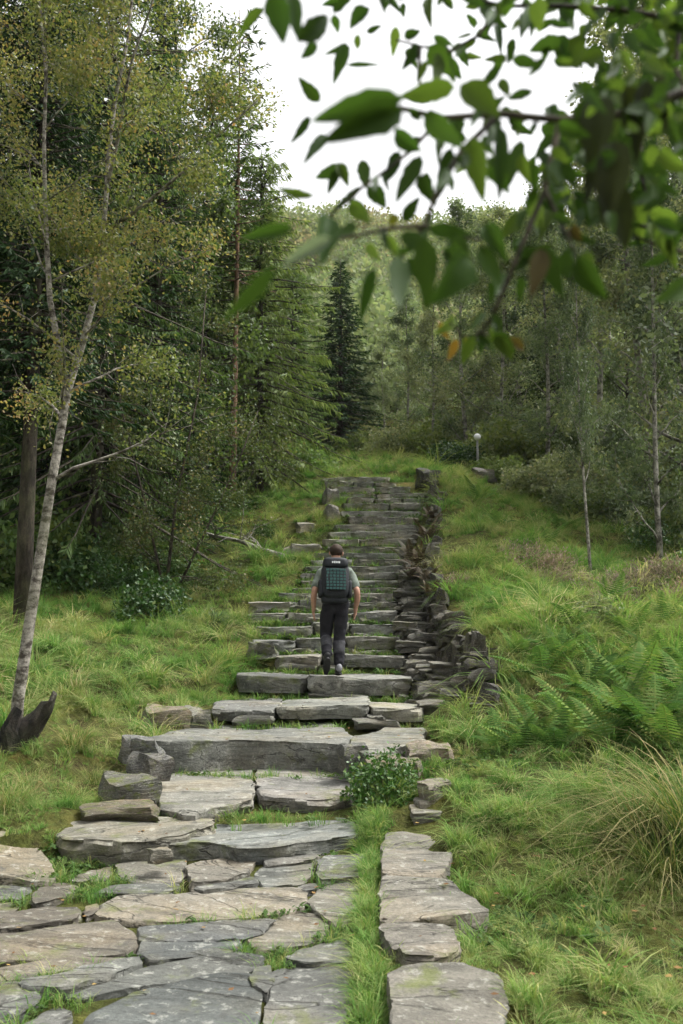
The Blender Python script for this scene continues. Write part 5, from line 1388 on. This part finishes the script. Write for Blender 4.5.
# boots
def boot(ankle, ball_, toe, heel, hm_):
    me = skin('boot', [(ankle[0], ankle[1], ankle[2] + 0.05, 0.05), (ankle[0], ankle[1] - 0.005, ankle[2] - 0.02, 0.05), tuple(heel) + (0.05,), tuple(ball_) + (0.052,), tuple(toe) + (0.04,)], [(0, 1), (1, 2), (1, 3), (3, 4)], 2)
    b_ = obj('boot', me, PM['boot'], person)
    v, f = [], []
    h_, t_ = Vector(heel), Vector(toe); d_ = (t_ - h_); L_ = d_.length
    rot_ = d_.to_track_quat('Y', 'Z').to_matrix()
    n__ = rot_ @ Vector((0, 0, 1))
    pts_ = []
    for k in range(20):
        a = 2 * math.pi * k / 20; pts_.append(Vector((0.046 * math.cos(a) * (1.0 - 0.12 * math.sin(a)), (L_ * 0.5 + 0.06) * math.sin(a) + L_ * 0.5, 0)))
    for z_ in (-0.052, -0.03):
        for q in pts_: v.append(tuple(h_ + rot_ @ (q + Vector((0, 0, z_)))))
    f.append(tuple(reversed(range(20)))); f.append(tuple(range(20, 40)))
    for k in range(20): f.append((k, (k + 1) % 20, 20 + (k + 1) % 20, 20 + k))
    obj('sole', mesh('sole', v, f, False), PM['glove'], b_)
    if hm_: obj('heel_panel', ball((heel[0], heel[1] - 0.012, heel[2] + 0.03), (0.043, 0.04, 0.055), 14, 10), PM['heel'], b_)
boot((-0.10, -0.10, 0.25), (-0.10, -0.02, 0.11), (-0.10, 0.02, 0.06), (-0.10, -0.125, 0.2), False)
boot((0.068, 0.0, 0.12), (0.072, 0.11, 0.058), (0.075, 0.18, 0.052), (0.068, -0.04, 0.058), True)
v, f = [], []; w0 = Vector(LA[-1][:3]); tube(v, f, [w0 + Vector((0, -0.005, 0.022)), w0 + Vector((0, 0.004, -0.002))], [0.033, 0.032], 16)
obj('wristwatch', mesh('wristwatch', v, f), PM['glove'], person)

# rucksack, carried on his back
pack = empty('backpack', hp + Vector((0.02, -0.10, 0.98)), R(2))
tag(pack, 'black backpack with a teal grid panel carried on the hiker\'s back', 'backpack')
def rbox(name, c, s, mat, parent, lv=3, k=0.35, amp=0.008):
    bm_ = bmesh.new(); bmesh.ops.create_cube(bm_, size=1.0); bmesh.ops.subdivide_edges(bm_, edges=bm_.edges[:], cuts=5, use_grid_fill=True)
    for q in bm_.verts:
        p = q.co * 2; e = 4.5
        n_p = (abs(p.x) ** e + abs(p.y) ** e + abs(p.z) ** e) ** (1 / e)
        p = p / n_p * max(abs(p.x), abs(p.y), abs(p.z))
        w_ = Vector((p.x * s[0] / 2, p.y * s[1] / 2, p.z * s[2] / 2))
        w_ += w_.normalized() * amp * noise.noise((w_ + Vector(c)) * 9)
        q.co = w_ + Vector(c)
    me = bpy.data.meshes.new(name); bm_.to_mesh(me); bm_.free()
    me.polygons.foreach_set('use_smooth', np.ones(len(me.polygons), dtype=bool))
    return obj(name, me, mat, parent)
tilt_ = R(-10)
pack.rotation_euler = (tilt_, R(1.0), R(6))
rbox('main_bag', (0, 0.0, 0.26), (0.38, 0.22, 0.50), PM['pack'], pack)
lid = rbox('lid', (0, -0.015, 0.49), (0.34, 0.25, 0.15), PM['pack'], pack)
rbox('hip_pad', (0, 0.04, 0.02), (0.36, 0.18, 0.13), PM['pack'], pack)
pocket = rbox('front_pocket', (0, -0.115, 0.255), (0.30, 0.07, 0.31), PM['pack'], pack)
for sx in (-1, 1): rbox('side_pocket', (sx * 0.195, 0.0, 0.15), (0.06, 0.15, 0.24), PM['pack'], pack)
for r_ in range(7):
    for c_ in range(6):
        v, f = [], []
        box(v, f, (-0.1125 + 0.045 * c_ + (0.004 if r_ % 2 else 0), -0.156 + 0.012 * abs(c_ - 2.5) / 2.5, 0.13 + 0.042 * r_), (0.033, 0.012, 0.029))
        obj('grid_patch', mesh('grid_patch', v, f, False), PM['teal'], pocket)
for i, (x_, w_, h_) in enumerate([(-0.045, 0.02, 0.03), (-0.018, 0.02, 0.036), (0.01, 0.022, 0.03), (0.04, 0.026, 0.034)]):
    v, f = [], []; box(v, f, (x_, -0.145, 0.485), (w_, 0.008, h_ * 0.8)); obj('logo_mark', mesh('logo_mark', v, f, False), PM['white'], lid)
for sx in (-1, 1):
    v, f = [], []
    tube(v, f, [(sx * 0.09, 0.08, 0.44), (sx * 0.12, 0.16, 0.475), (sx * 0.135, 0.27, 0.43), (sx * 0.135, 0.345, 0.32), (sx * 0.15, 0.31, 0.18), (sx * 0.17, 0.16, 0.08), (sx * 0.17, 0.06, 0.06)], [0.024] * 7, 8)
    obj('shoulder_strap', mesh('shoulder_strap', v, f), PM['pack'], pack)

# ------------------------------------------------------------------ overhanging leafy branch close to the camera
TB = Vector((2.15, 1.7, gz(2.15, 1.7) - 0.1))
tree = empty('overhanging_alder', TB)
tag(tree, 'leafy tree close to the camera whose branch hangs into the top right', 'tree')
v, f = [], []
tube(v, f, [(0, 0, 0), (0.03, 0.02, 0.8), (-0.02, 0.03, 1.7), (0.02, 0.0, 2.8), (0.06, 0.05, 4.2)], [0.09, 0.075, 0.065, 0.055, 0.035], 10)
obj('trunk', mesh('trunk', v, f), M['grey_bark'], tree)
def leaf_mesh(seed, fold, curl):
    r_ = np.random.default_rng(seed); V, Fq = [], []
    ns, nw = 9, 4
    for i in range(ns + 1):
        t = i / ns
        w_ = 0.5 * (math.sin(math.pi * min(1, t ** 0.72)) ** 0.8) * (1 - 0.25 * t) * (1 + 0.05 * math.sin(i * 9)) + 0.004
        for j in range(nw + 1):
            u = (j / nw - 0.5) * 2
            V.append((u * w_ * (1 + 0.16 * noise.noise(Vector((seed * 3.1, t * 5, u * 2)))) + 0.06 * math.sin(3 * t + seed), t, abs(u) * w_ * fold - curl * (t - 0.3) ** 2 + 0.05 * math.sin(7 * t) * u * w_ + r_.normal() * 0.004))
    for i in range(ns):
        for j in range(nw):
            a = i * (nw + 1) + j; Fq.append((a, a + 1, a + nw + 2, a + nw + 1))
    # stalk
    b0 = len(V); V += [(-0.012, -0.16, 0.0), (0.012, -0.16, 0.0), (0.012, 0.03, 0.0), (-0.012, 0.03, 0.0)]; Fq.append((b0, b0 + 1, b0 + 2, b0 + 3))
    me = np_mesh('leaf', V, Fq, {'tone': np.full(len(Fq), r_.uniform(0.2, 0.8))}, smooth=True); me.materials.append(M['near_leaf']); return me
LV = [leaf_mesh(600 + i, fo, cu) for i, (fo, cu) in enumerate([(0.25, 0.1), (0.5, 0.45), (0.1, -0.3), (0.8, 0.2), (0.9, 0.6), (0.3, -0.5)])]
GRN = [(0.026, 0.056, 0.012), (0.037, 0.072, 0.014), (0.058, 0.09, 0.018), (0.016, 0.035, 0.01)]
LCOUNT, REST = [0], {}
def near_leaf(a, b, w, d, tone=None, tw=None):
    B, T = P(a[0], a[1], d), P(b[0], b[1], d + random.uniform(-0.03, 0.03))
    y = T - B; L_ = y.length; y.normalize()
    view = (Vector((0, 0, CH)) - B).normalized()
    n__ = (view - y * view.dot(y)); n__.normalize()
    x = y.cross(n__)
    an = random.uniform(-0.5, 0.5) if tw is None else tw
    n2 = n__ * math.cos(an) + x * math.sin(an); x = y.cross(n2)
    ww = w / F * d / max(0.35, math.cos(an))
    mtx = Matrix(((x.x * ww, y.x * L_, n2.x * ww, B.x - TB.x), (x.y * ww, y.y * L_, n2.y * ww, B.y - TB.y), (x.z * ww, y.z * L_, n2.z * ww, B.z - TB.z), (0, 0, 0, 1)))
    c_ = tone or random.choice(GRN)
    LCOUNT[0] += 1
    if LCOUNT[0] > 290:
        q_ = REST.setdefault(c_, []); q_.append((random.choice(LV), mtx)); return
    o_ = obj('leaf', random.choice(LV), None, tree); o_.matrix_local = mtx
    h_ = random.uniform(0.8, 1.25); o_.color = (c_[0] * h_, c_[1] * h_, c_[2] * h_, 1)
YEL, BRN, DRK, PAL = (0.2, 0.2, 0.03), (0.07, 0.04, 0.018), (0.014, 0.011, 0.009), (0.12, 0.18, 0.035)  # PAL: paler green painted on leaves that catch the light
LEAVES = [
    ((263, 8), (238, 40), 13, 1.5), ((276, -8), (284, 48), 30, 1.0, GRN[0]), ((288, -6), (300, 40), 22, 1.05, GRN[0]), ((297, 40), (332, 14), 26, 1.0, GRN[3]), ((318, 44), (300, 58), 14, 1.1), ((332, 12), (352, -4), 11, 1.3),
    ((334, 14), (338, 34), 11, 1.3), ((370, 8), (349, 30), 18, 1.2, GRN[3]), ((358, 34), (357, 51), 9, 1.4), ((366, 32), (382, 26), 8, 1.4), ((345, 42), (334, 84), 17, 1.3), ((343, 46), (324, 55), 7, 1.4), ((347, 65), (381, 65), 6, 1.4),
    ((320, 102), (298, 76), 16, 1.3), ((404, 100), (308, 120), 34, 0.8, GRN[0], 0.1), ((404, 112), (322, 140), 40, 0.8, GRN[0], 0.1), ((310, 116), (290, 144), 11, 1.2, GRN[3]), ((326, 134), (304, 163), 14, 1.2, GRN[3]), ((314, 196), (275, 188), 10, 1.2),
    ((338, 163), (315, 181), 16, 1.3), ((338, 163), (349, 187), 14, 1.3), ((338, 168), (327, 196), 11, 1.3), ((361, 160), (369, 191), 16, 1.3), ((368, 186), (386, 209), 20, 1.2, GRN[0]), ((361, 186), (330, 215), 9, 1.2, GRN[3]),
    ((430, -3), (430, 27), 12, 1.4), ((440, -4), (455, 10), 11, 1.4), ((402, 3), (405, 19), 8, 1.5), ((394, -5), (384, 9), 10, 1.5), ((396, 26), (392, 58), 12, 1.4, PAL), ((404, 38), (421, 30), 13, 1.3), ((418, 44), (402, 71), 15, 1.3), ((433, 36), (454, 46), 11, 1.3),
    ((428, 46), (452, 74), 26, 1.2, GRN[1]), ((442, 58), (428, 80), 20, 1.2), ((473, 17), (475, 29), 10, 1.5), ((477, 36), (489, 26), 9, 1.5), ((476, 38), (458, 53), 9, 1.5), ((472, 34), (454, 39), 4, 1.5), ((505, -6), (506, 19), 18, 1.2, GRN[1]), ((500, 28), (509, 26), 5, 1.5),
    ((507, 58), (484, 60), 11, 1.4), ((514, 38), (508, 66), 11, 1.4, GRN[3]), ((455, 88), (398, 92), 26, 0.95, GRN[2]), ((460, 84), (500, 118), 34, 0.9, GRN[2]), ((500, 68), (478, 88), 13, 1.1), ((425, 112), (468, 150), 26, 0.95, GRN[1]), ((395, 128), (422, 152), 22, 1.0, GRN[0]), ((400, 152), (384, 184), 16, 1.2, GRN[3]),
    ((420, 155), (396, 206), 20, 1.05, GRN[0]), ((426, 172), (434, 206), 19, 1.2), ((452, 148), (434, 202), 18, 1.1, GRN[3]), ((470, 138), (484, 202), 28, 0.95, GRN[2]), ((500, 126), (500, 202), 18, 1.0, GRN[3]), ((520, 140), (510, 190), 18, 1.1),
    ((296, 228), (236, 240), 18, 0.8, GRN[0]), ((274, 268), (220, 322), 20, 0.72, GRN[1]), ((332, 238), (280, 268), 18, 0.85, (0.16, 0.19, 0.17)), ((328, 216), (322, 266), 28, 0.9, GRN[0]), ((356, 224), (336, 238), 14, 1.0), ((397, 214), (390, 232), 10, 1.2, YEL), ((366, 244), (381, 263), 12, 1.1, PAL), ((374, 268), (360, 326), 16, 0.95, GRN[0]),
    ((398, 256), (400, 312), 26, 0.9, GRN[0]), ((424, 236), (426, 312), 28, 0.9, GRN[1]), ((400, 236), (440, 250), 20, 0.95, GRN[3]), ((386, 236), (402, 262), 12, 1.1, PAL), ((468, 258), (434, 302), 38, 0.85, GRN[0]), ((444, 246), (480, 286), 26, 0.9, GRN[3]), ((428, 228), (474, 236), 18, 0.95, GRN[3]), ((486, 222), (506, 262), 24, 0.95, GRN[0]),
    ((482, 246), (498, 292), 22, 0.95, GRN[1]), ((543, 248), (530, 298), 22, 0.95, BRN), ((540, 246), (566, 298), 24, 0.95, GRN[3]), ((578, 256), (606, 302), 28, 0.95, GRN[0]), ((526, 248), (548, 262), 18, 1.0, GRN[3]), ((572, 226), (582, 242), 14, 1.1, BRN), ((690, 282), (658, 302), 26, 1.0, GRN[1]), ((455, 318), (436, 334), 13, 1.3, PAL), ((458, 340), (447, 362), 10, 1.3, (0.3, 0.16, 0.03)), ((466, 336), (470, 358), 11, 1.3, YEL),
    ((492, 334), (516, 352), 20, 1.2, GRN[1]), ((497, 336), (512, 362), 15, 1.2, GRN[2]), ((508, 338), (526, 352), 12, 1.25, BRN), ((440, 322), (450, 340), 8, 1.3, (0.3, 0.18, 0.04)),
    ((628, 206), (626, 254), 20, 1.3, PAL), ((642, 198), (640, 244), 20, 1.3, PAL), ((650, 208), (690, 232), 20, 1.3, PAL), ((660, 150), (690, 172), 24, 1.2, PAL), ((676, 98), (692, 134), 24, 1.2, PAL), ((640, 150), (656, 194), 18, 1.3, GRN[2]), ((664, 228), (676, 268), 18, 1.3, PAL), ((530, 196), (546, 232), 20, 1.3, PAL), ((550, 206), (540, 240), 14, 1.3, GRN[2]),
    ((520, 214), (500, 240), 18, 1.3, GRN[2]),
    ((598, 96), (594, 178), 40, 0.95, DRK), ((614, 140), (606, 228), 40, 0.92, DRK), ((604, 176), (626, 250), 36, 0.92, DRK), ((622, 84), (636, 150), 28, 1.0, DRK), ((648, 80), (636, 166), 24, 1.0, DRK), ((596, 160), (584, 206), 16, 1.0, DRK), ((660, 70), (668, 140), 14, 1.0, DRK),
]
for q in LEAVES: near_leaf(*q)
for i in range(360):            # the thick of the branch, top right, backlit shade painted as mostly dark greens
    x_ = 455 + 250 * random.random() ** 0.7; y_ = random.uniform(-40, 235) * (0.7 + 0.3 * (x_ - 455) / 230)
    if x_ < 540 and 20 < y_ < 150 and random.random() < 0.6: continue
    if 520 < x_ < 560 and 60 < y_ < 90: continue
    a_ = random.uniform(0.2, 2.9); L_ = random.uniform(15, 36)
    near_leaf((x_, y_), (x_ + L_ * math.cos(a_), y_ + L_ * math.sin(a_)), L_ * random.uniform(0.4, 0.62), random.uniform(0.9, 1.6), random.choice(GRN + [GRN[3], PAL, GRN[0]]))
TW = [([(760, 60), (690, 90), (640, 110), (600, 118), (560, 120), (500, 114), (440, 118), (400, 108)], 1.05, 0.007), ([(600, 118), (590, 150), (606, 200), (622, 240)], 0.98, 0.006), ([(560, 120), (545, 190), (520, 250), (492, 318), (480, 334)], 1.1, 0.004),
      ([(500, 114), (462, 150), (438, 190), (424, 226), (398, 262)], 1.0, 0.004), ([(440, 118), (412, 150), (392, 166), (364, 186), (330, 216)], 1.15, 0.003), ([(424, 226), (390, 228), (356, 236), (330, 240)], 0.95, 0.003), ([(760, 20), (680, 20), (620, 10), (560, 6), (500, 6)], 1.3, 0.006),
      ([(500, 6), (440, -10), (380, -6), (300, -14), (270, -10)], 1.2, 0.004), ([(740, 250), (683, 232), (640, 226), (612, 216), (585, 198)], 1.3, 0.004), ([(720, 262), (660, 246), (634, 236)], 1.3, 0.003), ([(500, 6), (478, 36), (448, 52), (420, 46), (396, 40)], 1.35, 0.003), ([(420, 46), (418, 80), (430, 100)], 1.2, 0.003),
      ([(545, 190), (560, 222), (578, 258)], 1.0, 0.003), ([(640, 110), (640, 170), (650, 210)], 1.25, 0.004), ([(680, 20), (676, 70), (690, 100)], 1.2, 0.004), ([(424, 226), (450, 236), (480, 240)], 0.95, 0.003), ([(480, 334), (462, 336), (450, 322)], 1.25, 0.002), ([(480, 334), (500, 336)], 1.2, 0.002)]
for pl, d_, r_ in TW:
    for (a, b), (a2, b2) in zip(pl[:-1], pl[1:]):
        for _ in range(int(math.hypot(a2 - a, b2 - b) / (9 if a > 440 else 18 if a > 390 else 34))):
            t_ = random.random(); x_, y_ = a + (a2 - a) * t_ + random.uniform(-14, 14), b + (b2 - b) * t_ + random.uniform(-8, 8)
            if x_ > 800 or y_ < -40: continue
            an_ = random.gauss(1.4, 0.9); L_ = random.uniform(15, 33)
            near_leaf((x_, y_), (x_ + L_ * math.cos(an_), y_ + L_ * math.sin(an_)), L_ * random.uniform(0.3, 0.6), d_ + random.uniform(-0.1, 0.25), random.choice(GRN + [GRN[0], GRN[3]]))
    v, f = [], []
    pts = [P(a, b, d_ + 0.02 * math.sin(i * 2.1)) - TB for i, (a, b) in enumerate(pl)]
    tube(v, f, pts, [r_ * (1 - 0.6 * i / len(pts)) for i in range(len(pts))], 6)
    obj('twig', mesh('twig', v, f), M['twig'], tree)
for pl, d_ in (([(760, 60)], 1.05), ([(760, 20)], 1.3), ([(740, 250)], 1.3), ([(720, 262)], 1.3)):
    e = P(pl[0][0], pl[0][1], d_) - TB; v, f = [], []
    s_ = Vector((-0.02, 0.02, max(0.6, e.z - 0.45)))
    tube(v, f, [s_, s_.lerp(e, 0.4) + Vector((0, 0, 0.10)), s_.lerp(e, 0.75) + Vector((0, 0, 0.06)), e], [0.02, 0.015, 0.011, 0.007], 7)
    obj('branch', mesh('branch', v, f), M['twig'], tree)

for c_, lst in REST.items():          # the leaves past the first 290, joined by colour
    bm_ = bmesh.new()
    for me_, mx_ in lst:
        t_ = me_.copy(); t_.transform(mx_); bm_.from_mesh(t_); bpy.data.meshes.remove(t_)
    me_ = bpy.data.meshes.new('foliage'); bm_.to_mesh(me_); bm_.free(); me_.materials.append(M['near_leaf'])
    o_ = obj('foliage', me_, None, tree); o_.color = (*c_, 1); o_['kind'] = 'stuff'

# ------------------------------------------------------------------ the air: faint haze that softens the far hill
hv, hf = [], []
top_ = float(GZ.max()) + 8.0; bot_ = float(GZ.min()) - 1.5
box(hv, hf, (0, 89, (top_ + bot_) / 2), (270, 212, top_ - bot_))
hm_, ht_, ho_ = new_mat('haze')
pv = N(ht_, 'ShaderNodeVolumePrincipled'); setin(pv, Density=0.0002, Anisotropy=0.0)
pv.inputs['Color'].default_value = (0.9, 0.93, 0.95, 1)
ht_.links.new(pv.outputs[0], ho_.inputs['Volume'])
hz_ = obj('haze', mesh('haze', hv, hf, False), hm_)
tag(hz_, 'faint pale haze in the air softening the far wooded hill', 'haze', kind='stuff')
